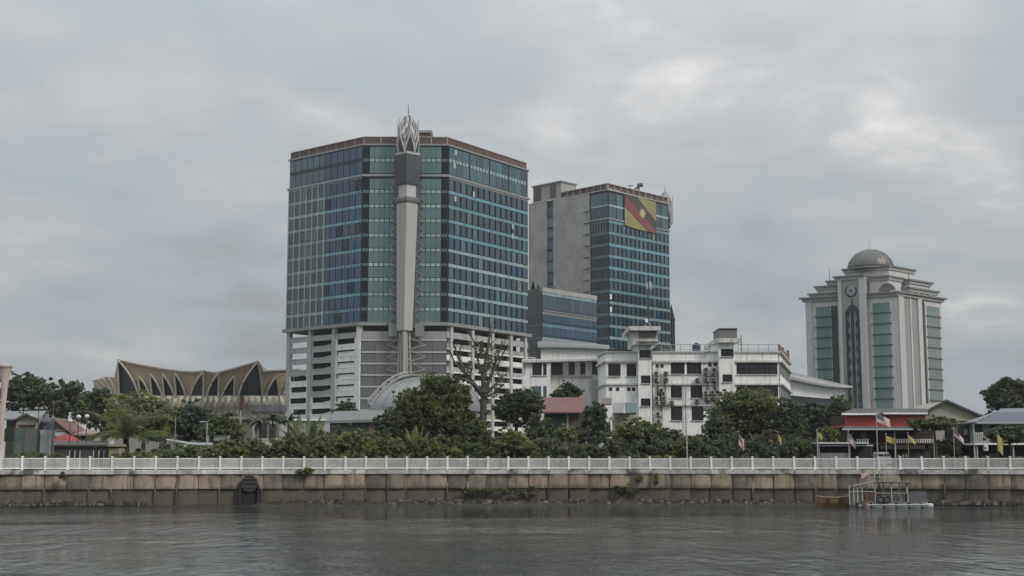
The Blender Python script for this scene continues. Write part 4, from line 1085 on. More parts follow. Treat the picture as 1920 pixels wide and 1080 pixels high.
# annex, brown sign pylon and pale perimeter wall between theatre and car park
an = thing('grey_annex', 'low white annex with dark grey metal fascia in front of the arched hall', 'building', base(502, 330))
fpiece('wall', 470, 536, 772, 866, 330, 12, M('pale_annex_wall', (.36, .37, .37), .8, streak=.3), an)
for i in range(9): fpiece('fascia_panel', 467.5 + i * 7.7, 474.9 + i * 7.7, 759, 771.5, 329.2, .6, M('fascia_metal', (.12, .118, .13), .5, var=.1, rnd=.15), an)
for px in (468, 484, 500, 518): fpiece('pier', px, px + 4, 771.6, 866, 329.4, .5, M('brown_pier', (.16, .14, .12), .8), an)
for px in (488, 504): fpiece('dark_door', px, px + 11, 795, 866, 329.6, .3, dark_void, an)
sg = thing('brown_sign_pylon', 'tall narrow brown sign post standing before the arched hall', 'sign', base(452, 325))
fpiece('board', 449, 455, 742, 782, 325, .6, M('rust_brown_board', (.07, .032, .022), .8), sg); fpiece('pole', 448.5, 451.5, 770, 868, 324.4, .4, pole_grey, sg)
pw = thing('perimeter_wall', 'pale pinkish perimeter wall at the foot of the car park', 'wall', base(545, 255))
for i in range(8): fpiece('wall_panel', 480 + i * 14, 493.7 + i * 14, 824, 868, 255, .4, M('pinkish_white_wall', (.50, .46, .44), .8, var=.1, streak=.3), pw)
fpiece('coping', 479, 593, 822.4, 823.9, 254.8, .8, white, pw)
pb = thing('podium_base_block', 'plain white ground floor block under the car park corner', 'building', base(560, 300))
fpiece('wall', 528, 612, 789, 868, 300, 20, M('pale_grey_render', (.42, .42, .42), .8, streak=.4), pb); fpiece('ledge', 526, 613, 785.5, 788.9, 299.4, 21, white, pb)
for px in (553, 578): fpiece('joint', px, px + 1.4, 790, 866, 299.9, .1, grey_conc, pb)

# ================================================================== curved halls behind the white building
def curved_hall(name, label, Y, rpts, wall_pts, dep, glass=None):
    t = thing(name, label, 'building', base((rpts[0][0] + rpts[-1][0]) / 2, Y))
    mb = MB(); n = len(rpts)
    rows = [[P(x, y1, Y) for x, y0, y1 in rpts], [P(x, y0, Y) for x, y0, y1 in rpts], [(lambda q: (q[0], q[1] + dep, q[2]))(P(x, y0, Y)) for x, y0, y1 in rpts], [(lambda q: (q[0], q[1] + dep, q[2] - 1.2))(P(x, y1, Y)) for x, y0, y1 in rpts]]
    mb.grid(rows + [rows[0]]); mb.build('curved_roof', silver, t, True)
    mb = MB(); rows = [[P(x, y1, Y + 1.2) for x, y0, y1 in wall_pts], [P(x, y0, Y + 1.2) for x, y0, y1 in wall_pts]]
    rows.append([(x, y + dep - 2, z) for x, y, z in rows[1]]); rows.append([(x, y + dep - 2, z) for x, y, z in rows[0]]); mb.grid(rows); mb.build('white_fascia', white, t)
    if glass: fpiece('glass_wall', *glass, Y + 2.4, dep - 4, glass_teal, t)
    return t
curved_hall('curved_roof_hall', 'long hall with drooping grey curved roof right of the white block', 262, [(1440, 690, 701), (1480, 696, 711), (1510, 704, 718), (1545, 712, 724.5), (1575, 719, 727.5), (1599, 724, 727)],
            [(1440, 701, 741), (1480, 711, 741), (1510, 718, 744), (1545, 724.5, 747), (1572, 727, 748), (1583, 727, 732)], 26, (1440, 1560, 742, 866))
curved_hall('curved_roof_hall', 'low hall with grey roof edge behind the left wing of the white block', 300, [(1008, 640, 652), (1030, 640, 651.5), (1060, 641.5, 652), (1100, 643, 653), (1143, 647, 655)],
            [(1014, 652, 700), (1030, 651.5, 700), (1060, 652, 700), (1100, 653, 700), (1140, 655, 700)], 20, (1015, 1140, 701, 866))

# ================================================================== long white office block with air conditioners
def white_block():
    Y = 200.0; dk = M('dark_window_glass', (.020, .020, .023), .35, spec=.3, var=.25, rnd=.3)
    ledge_m = M('grimy_ledge', (.52, .51, .49), .9, var=.25, scale=.8, streak=.6)
    t = thing('white_office_block', 'long white office block with dark windows and rusty air conditioners', 'building', base(1300, Y))
    def win(l, r, tp, bt, Yv=Y, nm='window', par=t, pane=dk, mull=0):
        w_ = fpiece(nm, l, r, tp, bt, Yv - .02, .06, pane, par)
        fpiece('window_sill', l - .8, r + .8, bt, bt + 1.2, Yv - .22, .3, ledge_m, w_)
        for i in range(mull): x_ = l + (r - l) * (i + 1) / (mull + 1); fpiece('window_mullion', x_ - .22, x_ + .22, tp, bt, Yv - .07, .06, dgrey, w_)
        return w_
    # walls: left end, middle, right
    fpiece('wall', 1137, 1198, 661, 868, Y, 14, white_old, t); fpiece('wall', 1222, 1350, 660, 868, Y, 14, white_old, t); fpiece('wall', 1378, 1462, 660, 868, Y, 14, white_old, t)
    a, b = P(1121, 700, Y + 9), P(1137, 700, Y); fl = Fr(a[:2], b[:2])
    piece('end_wall', fl, 0, fl.len, -3, 0, GZ, Z(661, Y), white_old, t)
    for l, r in ((1120.5, 1198), (1222, 1350), (1377, 1463)):
        for (tp, bt, pr, m) in ((658.5, 661, .25, ledge_m), (676, 679.5, .34, ledge_m), (719, 722, .26, ledge_m), (758.5, 761.5, .26, ledge_m)):
            if l < 1130 and tp > 740: continue
            fpiece('ledge', (l if l > 1130 else 1136), r, tp, bt, Y - pr, pr + .1, m, t)
            if l < 1130: piece('ledge', fl, .0, fl.len, -.05, pr, Z(bt, Y), Z(tp, Y), m, t)
    for x in (1258, 1285, 1315, 1340, 1400, 1430): fpiece('parapet_joint', x, x + .7, 661.5, 675.5, Y - .04, .06, ledge_m, t)
    for l, r in ((1140.5, 1163.5), (1175, 1193)): win(l, r, 682, 705)
    for x in (1145, 1158, 1179, 1188): fpiece('vent_opening', x - 3, x + 3, 726.5, 733, Y - .05, .1, dark_void, t)
    for l, r, tp, bt, m in ((1258, 1283.5, 680, 701, 2), (1288, 1315, 680, 701, 2), (1258, 1278.5, 723, 746, 1), (1295, 1317, 723, 746, 1), (1258, 1279, 762, 788, 1), (1297, 1319, 762, 788, 1), (1381, 1457.5, 680, 701.5, 7), (1381, 1459, 722.5, 744, 7), (1381, 1459, 763, 784, 7)): win(l, r, tp, bt, mull=m)
    for x, y in ((1232.5, 686), (1241.5, 686), (1331, 684), (1341.5, 683)): fpiece('vent_opening', x - 3, x + 3, y - 3.2, y + 3.2, Y - .05, .1, dark_void, t)
    # stair towers
    for l, r, top, wins in ((1197.5, 1222.5, 611, ((1199, 1220.5, 656.5, 671), (1202, 1219.5, 704, 718.5), (1202, 1219.5, 747, 761), (1202, 1219.5, 790, 804))), (1349.5, 1378, 633, ((1352, 1375.5, 654, 668), (1355, 1373, 702, 716), (1355, 1373, 744, 757)))):
        s_ = fpiece('stair_tower', l, r, 646 if l < 1300 else 642, 868, Y - 1.2, 12, white_old, t)
        for w_ in wins: win(*w_, Yv=Y - 1.2)
        if l < 1300:
            fpiece('tank_house', 1186.5, 1233, 619.5, 646, Y - 2.4, 9, white_dirty, t); fpiece('tank_house_roof', 1179, 1239, 611.5, 619.3, Y - 3.4, 12, white_dirty, t)
            fpiece('louvre_opening', 1198, 1231, 622, 634, Y - 2.5, .2, M('grimy_louvre', (.17, .165, .16), .8, streak=.5), t); fpiece('tank_house_ledge', 1196, 1235, 638, 640, Y - 2.8, 8, ledge_m, t)
        else:
            fpiece('stair_roof', 1342.5, 1388, 634, 642, Y - 2.0, 13, white_dirty, t); fpiece('water_tank', 1349, 1382, 616.5, 634, Y - .5, 6, M('grimy_louvre', (.17, .165, .16), .8, streak=.5), t); fpiece('tank_lid', 1348, 1383, 615.2, 616.6, Y - .7, 6.5, dgrey, t)
    # side face
    c = P(1462, 700, Y); d = P(1481, 700, Y + 26); fs = Fr((c[0] + .004, c[1] + .002), d[:2])
    MB().plan([c[:2], d[:2], (d[0] - 8, d[1]), (c[0] - .5, c[1] + 14)], GZ, Z(660, Y)).build('side_wall', white_old, t)
    for tp, bt in ((680, 701), (722.5, 744), (763, 784)):
        for i in range(7): piece('side_window', fs, .8 + i * fs.len / 7.2, .8 + (i + .62) * fs.len / 7.2, -.1, .05, Z(bt, Y), Z(tp, Y), dk, t)
    for tp, bt in ((676, 679.5), (719, 722), (758.5, 761.5), (658.5, 661)): piece('ledge', fs, .1, fs.len, .0, .45, Z(bt, Y), Z(tp, Y), ledge_m, t)
    rr = random.Random(4)
    for i in range(7): 
        a0 = .5 + i * fs.len / 7.2; piece('broken_sign_panel', fs, a0, a0 + 2.4, -.2, .1, Z(659, Y), Z(659, Y) + rr.uniform(.8, 2.2), M('rusty_hoarding', (.18, .13, .10), .9, var=.5, scale=.9), t)
    # air conditioners: casing, fan, dark grille
    acm = M('air_conditioner_casing', (.40, .385, .36), .7, var=.2, streak=.5, rnd=.25); gr = M('fan_grille', (.03, .03, .03), .7)
    acs = [(180, 340), (280, 340), (180, 405), (280, 405), (620, 410), (710, 350), (790, 350), (710, 405), (790, 405), (710, 300), (795, 300), (255, 555), (185, 605), (260, 605), (345, 650), (615, 635), (710, 545), (780, 545), (715, 605), (785, 605), (200, 770), (205, 850), (190, 655), (262, 655), (235, 520)]
    for x, y in acs:
        px, py = 1200 + x / 5.686, 640 + y / 5.686
        u = fpiece('air_conditioner', px - 4.6, px + 4.6, py - 3.6, py + 3.8, Y - .75, .5, acm, t)
        z_ = Z(py + .1, Y - .77); x_ = X(px - 1.2, Y - .77, z_); n = 10
        MB().poly([(x_ + .24 * math.cos(k * 2 * math.pi / n), z_ + .24 * math.sin(k * 2 * math.pi / n)) for k in range(n)], -(Y - .76), -(Y - .82)).build('fan_grille', gr, u)
        fpiece('bracket', px - 3.8, px + 3.8, py + 3.8, py + 4.6, Y - .7, .7, pole_dark, u)
    stn = M('rust_black_stain', (.11, .095, .085), .95, var=.5, scale=1.5)
    for px, y0, y1 in ((1285.5, 723, 816), (1233, 690, 800), (1247, 700, 758), (1325, 700, 757), (1341, 690, 757), (1197, 662, 800), (1223.5, 662, 800)): fpiece('drain_pipe', px - .55, px + .55, y0, y1, Y - .35 if 1225 < px < 1345 else Y - .15, .12, stn if px != 1197 else ledge_m, t)
    for px, y0, y1 in ((1232, 700, 760), (1245, 712, 755), (1238, 735, 800), (1326, 688, 757), (1338, 700, 755)):
        for q in range(3): fpiece('pipe_run', px + q * 1.9 - .4, px + q * 1.9 + .3, y0 + 4 * q, y1, Y - .2, .08, stn, t)
    # roof rail
    for l, r in ((1240, 1348), (1384, 1460)):
        n = int((r - l) / 17); fpiece('roof_rail', l, r, 645.5, 646.6, Y + .5, .06, pole_grey, t); fpiece('roof_rail', l, r, 655.5, 656.4, Y + .5, .06, pole_grey, t)
        for i in range(n + 1): x_ = l + (r - l) * i / n; fpiece('rail_post', x_ - .5, x_ + .5, 645, 660, Y + .48, .08, pole_grey, t)
    fpiece('ladder_post', 1389, 1390.4, 628, 660, Y - .2, .1, pole_dark, t)
    tk = thing('blue_water_tank', 'small dark blue water tank on the white block roof', 'tank', P(1306, 659, Y + 3))
    q = P(1306, 659, Y + 3); MB().lathe(q[0], q[1], [(.62, q[2]), (.66, q[2] + .3), (.66, q[2] + .9), (.5, q[2] + 1.15), (.2, q[2] + 1.22)], 14).build('tank_body', M('navy_plastic', (.03, .032, .07), .5), tk, True)
    MB().lathe(q[0], q[1], [(.2, q[2] + 1.22), (.2, q[2] + 1.32)], 10).build('lid', dgrey, tk)
    hd = thing('dark_roof_hoarding', 'dark screen standing on the roof behind the left stair tower', 'screen', P(1236, 660, Y + 8))
    fpiece('screen', 1232, 1262, 648, 661, Y + 8, .3, M('dark_screen', (.06, .062, .066), .8, var=.2), hd); fpiece('screen', 1141, 1186, 654, 662, Y + 8, .3, dgrey, hd)
    ms = thing('roof_antenna_mast', 'thin antenna mast with white panels on the left stair tower', 'antenna', P(1216, 611, Y))
    MB().path([P(1215.5, 612, Y), P(1215, 528, Y)], [.14, .08], 6).build('mast', pole_dark, ms)
    for dx, py in ((2.2, 533), (-3.2, 535), (4.6, 536)): fpiece('antenna_panel', 1215 + dx, 1218.2 + dx, py - 6, py + 6, Y - .2, .2, M('antenna_white', (.42, .42, .42), .5), ms)
    MB().path([P(1209, 612, Y), P(1213.5, 596, Y), P(1219, 612, Y)], .1, 5).build('brace', pole_grey, ms); fpiece('dish', 1210, 1215, 598, 604, Y - .3, .25, white, ms)
    # left wing
    Yl = 212.0; w = thing('white_wing', 'lower white wing with slanting eave left of the white office block', 'building', base(1050, Yl))
    fpiece('wall', 1032, 1122, 674, 868, Yl, 12, white_old, w); fpiece('wall', 980.5, 1032.5, 677, 868, Yl - 3, 14, white, w)
    fpiece('lean_wall', 1110, 1121, 712, 868, Yl - 1, 1.2, grey_conc, w)
    mb = MB(); p = [P(979, 676.5, Yl - 4), P(1122, 672.5, Yl - 2.4), P(1122, 672, Yl + 12), P(979, 675, Yl + 12)]
    mb.hexa([(x, y, z - .28) for x, y, z in p] + [(x, y, z + .1) for x, y, z in p]); mb.build('eave', ledge_m, w)
    for l, r, tp, bt in ((1034, 1055, 680, 703), (1066, 1078, 679, 702), (1088, 1097.5, 679, 702), (1110, 1120, 679, 702)): win(l, r, tp, bt, Yl, par=w, pane=M('grey_window_glass', (.05, .05, .053), .35, var=.2))
    for l, r, tp, bt in ((998, 1016, 681, 703.5), (1018.5, 1025, 681, 703.5)): win(l, r, tp, bt, Yl - 3, par=w, mull=3 if l < 1010 else 1)
    for l, r, tp, bt in ((998, 1015, 724, 745), (1018.5, 1025, 724, 745)): win(l, r, tp, bt, Yl - 3, par=w, mull=3 if l < 1010 else 1, pane=glass_teal)
    for tp, bt in ((681, 703), (724, 745)): fpiece('side_slot', 982, 985, tp, bt, Yl - 3.05, .1, grey_conc, w)
    fpiece('ledge', 1033, 1110, 704.5, 706.5, Yl - .5, .6, ledge_m, w)
white_block()

# ================================================================== red roofed house and teal lean-to
rh = thing('red_roof_house', 'small house with faded red tin roof among the trees', 'house', base(1055, 178))
Y = 178; mb = MB(); p = [P(1018, 772, Y), P(1092, 772, Y), P(1100, 745, Y + 7), P(1012, 745, Y + 7)]
mb.hexa([(x, y, z - .2) for x, y, z in p] + [(x, y, z) for x, y, z in p]); mb.build('roof', red_roof, rh)
mb = MB(); p = [P(1006, 773, Y + 1), P(1019, 773, Y + .2), P(1021, 746, Y + 7), P(1009, 747, Y + 7)]; mb.hexa([(x, y, z - .2) for x, y, z in p] + [(x, y, z) for x, y, z in p]); mb.build('roof_wing', red_roof, rh)
mb = MB(); p = [P(1128, 757, Y + 2), P(1147, 757, Y + 2), P(1147, 746, Y + 7), P(1128, 746, Y + 7)]; mb.hexa([(x, y, z - .2) for x, y, z in p] + [(x, y, z) for x, y, z in p]); mb.build('roof_wing', M('rust_tin', (.16, .12, .10), .8, var=.3), rh)
fpiece('wall', 1022, 1098, 773, 868, Y + 1.5, 6, M('dull_brown_wall', (.10, .09, .075), .9, var=.2), rh); fpiece('door', 1040, 1060, 781, 820, Y + 1.4, .1, M('dark_teal_shutter', (.02, .065, .058), .6, var=.2), rh)
fpiece('door_frame', 1062, 1066, 776, 820, Y + 1.3, .2, cream, rh); fpiece('eave_beam', 1024, 1096, 772.2, 774.5, Y + .6, .4, brown_wood_and_shade, rh)
lt = thing('teal_lean_to', 'lean-to with half teal half grey tin awning beside the white block', 'shed', base(1170, 185))
for l, r, m in ((1148, 1171, M('grey_tin', (.25, .25, .255), .6, var=.25, streak=.4)), (1171.3, 1195, M('teal_tin', (.09, .15, .147), .6, var=.2, streak=.3))):
    mb = MB(); p = [P(l + 1, 774, 184), P(r - 2, 773, 184), P(r, 755, 189), P(l, 755, 189)]; mb.hexa([(x, y, z - .12) for x, y, z in p] + [(x, y, z) for x, y, z in p]); mb.build('awning', m, lt)
fpiece('wall', 1152, 1192, 776, 868, 187, 4, cream, lt); fpiece('beam', 1149, 1193, 774.5, 777, 184.4, .3, M('rust_tin', (.16, .12, .10), .8), lt)
for px in (1189, 1191.5): fpiece('post', px, px + 1.6, 777, 868, 184.5, .2, white, lt)
# ================================================================== waterfront buildings on the right
def slab(name, pts, th, mat, par):
    """sloping slab through four photo points (px, py, distance)"""
    p = [P(*q) for q in pts]; mb = MB(); mb.hexa([(x, y, z - th) for x, y, z in p] + [(x, y, z) for x, y, z in p]); return mb.build(name, mat, par)
def restaurant():
    Y = 152.0; t = thing('red_eating_house', 'two storey eating house with red upper board and white balcony rail', 'building', base(1665, Y))
    slab('roof', [(1578, 775, Y), (1742, 775, Y), (1736, 766, Y + 9), (1600, 766, Y + 9)], .25, M('dark_grey_roof', (.06, .062, .064), .7, var=.15), t)
    fpiece('fascia', 1578.5, 1648, 774.5, 778, Y - .3, .3, white, t); fpiece('fascia', 1657, 1739.5, 773.5, 776.6, Y - .3, .3, white, t)
    fpiece('upper_board', 1588, 1736, 778.2, 800, Y + .7, 8, red_wall, t); fpiece('side_shadow', 1584, 1587.6, 779, 796, Y + 1.5, 7, brown_wood_and_shade, t)  # side_shadow is shade built as a dark strip beside the red board
    slab('awning', [(1580, 805, Y - 1.6), (1748, 804.5, Y - 1.6), (1742, 798, Y + 1), (1583, 798, Y + 1)], .16, M('awning_grey', (.11, .12, .122), .6, var=.15), t)
    fpiece('awning_fascia', 1579, 1748, 803.6, 806.2, Y - 1.75, .14, M('pale_grey_trim', (.40, .41, .41), .7), t)
    fpiece('back_wall', 1592, 1752, 806.5, 831, Y + 2.2, 6, M('dark_maroon_wall', (.05, .03, .03), .8, var=.3), t); fpiece('dark_window', 1628, 1650, 809, 827, Y + 2.1, .2, dark_void, t)
    fpiece('pale_window', 1614, 1626, 810, 823, Y + 2.1, .2, M('pale_curtain', (.26, .26, .28), .8), t); fpiece('brown_shutter', 1650, 1676, 811, 830, Y + 2.05, .2, M('brown_shutter', (.13, .09, .065), .8, var=.3), t)
    fpiece('floor_slab', 1590, 1754, 830.5, 833, Y - .6, 9, brown_wood_and_shade, t); fpiece('ground_floor', 1594, 1752, 833.2, 868, Y + 1.2, 7, dark_void, t)
    for px in (1591, 1679, 1752.5): fpiece('post', px - 1.2, px + 1.2, 806.3, 868, Y - .7, .2, M('post_cream', (.40, .38, .36), .7), t)
    for l, r in ((1606, 1630), (1680, 1751)):
        fpiece('rail', l, r, 823, 824, Y - .62, .1, white, t)
        n = int((r - l) / 4.3)
        for i in range(n): x = l + (i + .2) * (r - l) / n; fpiece('baluster', x, x + 2.3, 824.1, 830, Y - .6, .06, white, t)
    fpiece('sign_board', 1650, 1735, 834, 842, Y - .5, .12, M('dark_olive_board', (.05, .046, .035), .8), t); fpiece('counter', 1690, 1745, 846, 868, Y + .3, .6, M('dark_counter', (.05, .048, .05), .7), t)
    for px in (1684, 1692, 1698): fpiece('counter_goods', px, px + 3, 852, 858, Y, .3, M('pale_goods', (.3, .29, .28), .8), t)
    return t
restaurant()
def van():
    Y = 143.5; t = thing('white_van', 'white van parked behind the fence before the red eating house', 'van', base(1657, Y))
    x0, x1 = X(1644, Y, 5), X(1671.5, Y, 5); wm = M('white_car_paint', (.50, .51, .51), .35, spec=.5, var=.05)
    z0 = GZ + .35; zt = Z(847.5, Y); prof = [(x0, z0), (x1, z0), (x1, zt - .75), (x1 - .28, zt - .08), (x1 - .5, zt), (x0 + .15, zt), (x0, zt - .12)]
    b = MB(); b.poly(prof, -(Y + 1.6), -Y); b.build('body', wm, t)
    for a0, a1 in ((.08, .46), (.52, .86)): fpiece('side_window', 1644 + 27.5 * a0, 1644 + 27.5 * a1, 851.3, 855.5, Y - .03, .05, glass_blk, t)
    for u in (.2, .8):
        xx = x0 + (x1 - x0) * u; w = MB(); w.path([(xx, Y - .05, GZ + .32), (xx, Y + .18, GZ + .32)], .32, 14); tr = w.build('wheel', M('rubber', (.02, .02, .02), .8), t)
        w = MB(); w.path([(xx, Y - .07, GZ + .32), (xx, Y - .05, GZ + .32)], .18, 10); w.build('rim', edge_grey, tr)
van()
def kiosk():
    Y = 141.5; t = thing('open_kiosk', 'low open kiosk with flat white edged roof behind the fence', 'kiosk', base(1585, Y))
    fpiece('roof', 1534, 1629, 829, 832.2, Y - .6, 4, M('pale_roof_edge', (.44, .45, .46), .6), t); fpiece('roof', 1536, 1637, 834.2, 836.4, Y - .2, 3.6, M('pale_roof_edge', (.44, .45, .46), .6), t)
    fpiece('roof_gap', 1537, 1632, 832.3, 834.1, Y, 3, dgrey, t); fpiece('back_wall', 1538, 1637, 836.5, 868, Y + 2.6, .3, dark_void, t); fpiece('counter', 1539, 1592, 849, 868, Y + .2, .5, M('grey_counter', (.22, .225, .225), .7), t)
    for px in (1536, 1593, 1633.5): fpiece('post', px, px + 1.6, 836.5, 868, Y - .1, .12, pole_grey if px < 1600 else brown_wood_and_shade, t)
kiosk()
def gable_house():
    Y = 195.0; t = thing('gable_house', 'beige gable end house behind the red eating house', 'house', base(1775, Y))
    w = [(X(px, Y, 10), Z(py, Y)) for px, py in ((1744, 868), (1842, 868), (1842, 780), (1776, 752), (1744, 767))]
    MB().poly(w, -(Y + 12), -Y).build('wall', M('beige_gable_wall', (.34, .32, .28), .85, var=.1, streak=.25), t)
    slab('roof', [(1774.5, 748.5, Y - .8), (1846, 780, Y - .8), (1846, 780, Y + 13), (1774.5, 748.5, Y + 13)], .3, dgrey, t); slab('roof', [(1738, 768, Y - .8), (1774.4, 748.5, Y - .8), (1774.4, 748.5, Y + 13), (1738, 768, Y + 13)], .3, dgrey, t)
    fpiece('barge_board', 1775, 1842, 787, 788.5, Y - .3, .3, cream, t)
gable_house()
def blue_house():
    Y = 150.0; t = thing('blue_roof_house', 'house on posts with blue grey roof and white balcony at right edge', 'house', base(1875, Y))
    slab('roof', [(1826, 793, Y - 1), (1990, 793, Y - 1), (1990, 768, Y + 6), (1871, 770, Y + 6)], .18, roof_blue, t); slab('roof', [(1858, 784, Y + 2), (1990, 782, Y + 2), (1990, 764, Y + 7), (1876, 766, Y + 7)], .16, M('pale_blue_roof', (.15, .175, .195), .5, .2, var=.12), t)
    slab('hip_roof', [(1806, 793, Y + 2), (1829, 790.5, Y - 1), (1873, 770.5, Y + 6), (1868, 771, Y + 7)], .16, roof_grey, t); fpiece('eave_fascia', 1832, 1990, 791.8, 794.4, Y - 1.2, .15, M('pale_grey_trim', (.40, .41, .41), .7), t)
    fpiece('wall', 1826, 1990, 794.5, 831, Y + 1, 8, M('pale_grey_board_wall', (.24, .245, .245), .8, var=.15), t)
    for l, r in ((1857, 1876), (1829, 1842), (1893, 1912)): fpiece('window', l, r, 797, 812, Y + .9, .15, dark_void, t)
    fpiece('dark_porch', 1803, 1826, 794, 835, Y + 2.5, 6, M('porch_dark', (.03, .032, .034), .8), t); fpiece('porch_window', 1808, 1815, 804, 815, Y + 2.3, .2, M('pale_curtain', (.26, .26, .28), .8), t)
    fpiece('floor_slab', 1828, 1990, 830.6, 834, Y - .8, 9, white, t)
    for i in range(9): x = 1827 + i * 3.5; fpiece('baluster', x, x + 2, 812.6, 830, Y - .7, .06, M('pale_grey_trim', (.40, .41, .41), .7), t)
    fpiece('rail', 1826, 1859, 811.2, 812.5, Y - .72, .1, white, t)
    for px in (1832, 1895.5, 1900, 1826.5): fpiece('post', px, px + 2.2, 834.2 if px > 1830 else 795, 868, Y - .5, .2, M('pale_grey_trim', (.40, .41, .41), .7), t)
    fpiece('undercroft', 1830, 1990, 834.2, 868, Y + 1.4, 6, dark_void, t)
    ac = thing('wall_air_conditioner', 'white box hanging below the balcony of the blue roof house', 'box', P(1849, 845, Y - .3))
    fpiece('casing', 1845.5, 1853, 834.3, 845, Y - .8, .4, white, ac); fpiece('grille', 1846.3, 1850.5, 836.5, 843, Y - .83, .05, M('pale_grille', (.3, .3, .3), .7), ac)
blue_house()
bs = thing('blue_shed', 'small shed with blue green tarpaulin roof between the two houses', 'shed', base(1785, 158))
slab('roof', [(1766, 826, 157), (1803, 826, 157), (1800, 812, 161), (1770, 812, 161)], .12, M('blue_tarp', (.09, .13, .155), .6, var=.3), bs); fpiece('wall', 1768, 1802, 826.5, 868, 158, 3, M('dark_teal_board', (.03, .045, .045), .8), bs)

# ================================================================== boats
def boats():
    Y = 125.0; t = thing('passenger_boat', 'white framed passenger boat with thin roof moored by the river wall', 'boat', (X(1668, Y, 0), Y, 0))
    wm = M('boat_white_paint', (.38, .39, .385), .6, var=.15, streak=.3)
    x0, x1 = X(1612, Y, 0), X(1741, Y, 0); zt = .62
    n_f = 6; fl_ = (x1 - x0 + .6) / n_f                         # hull of drum floats end to end
    for yo in (-.62, .62):
        for i in range(n_f):
            xa = x0 - .3 + i * fl_; m = MB(); m.path([(xa + .04, Y + yo, .17), (xa + .16, Y + yo, .17), (xa + fl_ - .16, Y + yo, .17), (xa + fl_ - .04, Y + yo, .17)], [.13, .25, .25, .13], 12); m.build('float', wm, t, True)
    fpiece('deck', 1606, 1738, 940.5, 942.5, Y - .8, 1.6, M('deck_grey', (.16, .16, .165), .8), t); fpiece('rub_rail', 1618, 1742, 945.5, 947.2, Y - .95, .1, M('pale_rail', (.50, .51, .50), .6), t)
    for px in (1617, 1641, 1672, 1702, 1593, 1601, 1608.5): fpiece('roof_post', px - .8, px + .8, 906 if px > 1610 else 910, 943 if px > 1610 else 946, Y - .7, .1, wm, t)
    for px in (1625, 1657, 1687, 1700): fpiece('roof_post', px - .7, px + .7, 905.5, 941, Y + .6, .1, wm, t)
    slab('roof', [(1638, 903.5, Y - .9), (1709, 905, Y - .9), (1709, 903.6, Y + .9), (1638, 901.5, Y + .9)], .10, M('brown_boat_roof', (.07, .055, .045), .7, var=.2), t); slab('roof', [(1599, 911, Y - .9), (1638, 903.5, Y - .9), (1638, 901.5, Y + .9), (1600, 909, Y + .9)], .08, M('grey_boat_roof', (.19, .18, .17), .7, var=.2), t)
    for i in range(5): px = 1630 + i * 9.6; fpiece('roof_rail_post', px - .6, px + .6, 886, 903.5, Y - .5, .07, wm, t)
    fpiece('roof_rail', 1628, 1680, 885, 886.4, Y - .52, .08, wm, t); fpiece('roof_rail', 1628, 1680, 894, 895, Y - .52, .06, wm, t)
    fpiece('side_rail', 1592, 1640, 921, 922.2, Y - .75, .06, wm, t); fpiece('side_rail', 1640, 1703, 924, 925, Y - .75, .06, wm, t)
    fpiece('seat_box', 1622, 1638, 924.5, 940, Y - .3, .6, M('faded_red_board', (.15, .085, .075), .8, var=.2), t); fpiece('engine_box', 1703, 1737, 923, 940, Y - .5, 1.0, M('dark_blue_grey_board', (.10, .10, .11), .7, var=.15), t)
    for px in (1649, 1662, 1690): fpiece('seat', px - 4, px + 4, 931, 940, Y - .4, .5, M('grey_seat', (.16, .17, .18), .7), t)
    for px in (1652, 1664):                                    # tyres hung as fenders
        q = P(px, 937, Y - .88); m = MB(); pts = [(q[0] + .26 * math.cos(k * math.pi / 6), q[1], q[2] + .26 * math.sin(k * math.pi / 6)) for k in range(13)]; m.path(pts, .07, 5, False); m.build('tyre_fender', M('rubber', (.02, .02, .02), .8), t)
    fpiece('mooring_block', 1617, 1625, 940, 950, Y - 1.0, .4, M('faded_red_board', (.15, .085, .075), .8), t)
    yb = 126.5; s = thing('wooden_sampan', 'ochre wooden sampan moored left of the passenger boat', 'boat', (X(1562, yb, 0), yb, 0))
    a0, a1 = X(1531, yb, 0), X(1592, yb, 0); ln = a1 - a0
    hb = M('ochre_boat_paint', (.20, .125, .055), .7, var=.25, streak=.3); rows = []
    for u, w_, z_ in ((0, .12, 1.08), (.08, .45, 1.0), (.3, .68, .95), (.7, .68, .95), (.92, .45, 1.0), (1, .12, 1.1)):
        x = a0 + u * ln; rows.append([(x, yb - w_, z_), (x, yb - w_ * .95, .45), (x, yb - w_ * .6, -.1), (x, yb + w_ * .6, -.1), (x, yb + w_, z_)])
    m = MB(); m.grid(rows); m.build('hull', hb, s)
    m = MB(); m.path([(a0 + u * ln, yb - w_ - .02, z_ - .05) for u, w_, z_ in ((0, .12, 1.1), (.08, .45, 1.02), (.3, .68, .97), (.7, .68, .97), (.92, .45, 1.02), (1, .12, 1.12))], .06, 5); m.build('gunwale', M('pale_ochre_trim', (.27, .19, .10), .7), s)
    m = MB(); m.grid([[(a0 + .1, yb - .45, .43), (a1 - .1, yb - .45, .43)], [(a0 + .1, yb + .5, .8), (a1 - .1, yb + .5, .8)]]); m.build('floor', M('dark_bilge', (.04, .03, .02), .9), s)
    for u in (.3, .72):
        q = (a0 + u * ln, yb - .74, .58); m = MB(); m.path([(q[0] + .2 * math.cos(k * math.pi / 6), q[1], q[2] + .2 * math.sin(k * math.pi / 6)) for k in range(13)], .06, 5, False); m.build('tyre_fender', M('worn_brown_rubber', (.06, .04, .025), .8), s)
    m = MB(); m.path([(a0 - .02, yb - .3, -.1), (a0 + ln * .5, yb - .72, -.02), (a1 + .02, yb - .3, -.1)], .12, 5); m.build('waterline_board', M('dark_bilge', (.04, .03, .02), .9), s)
boats()

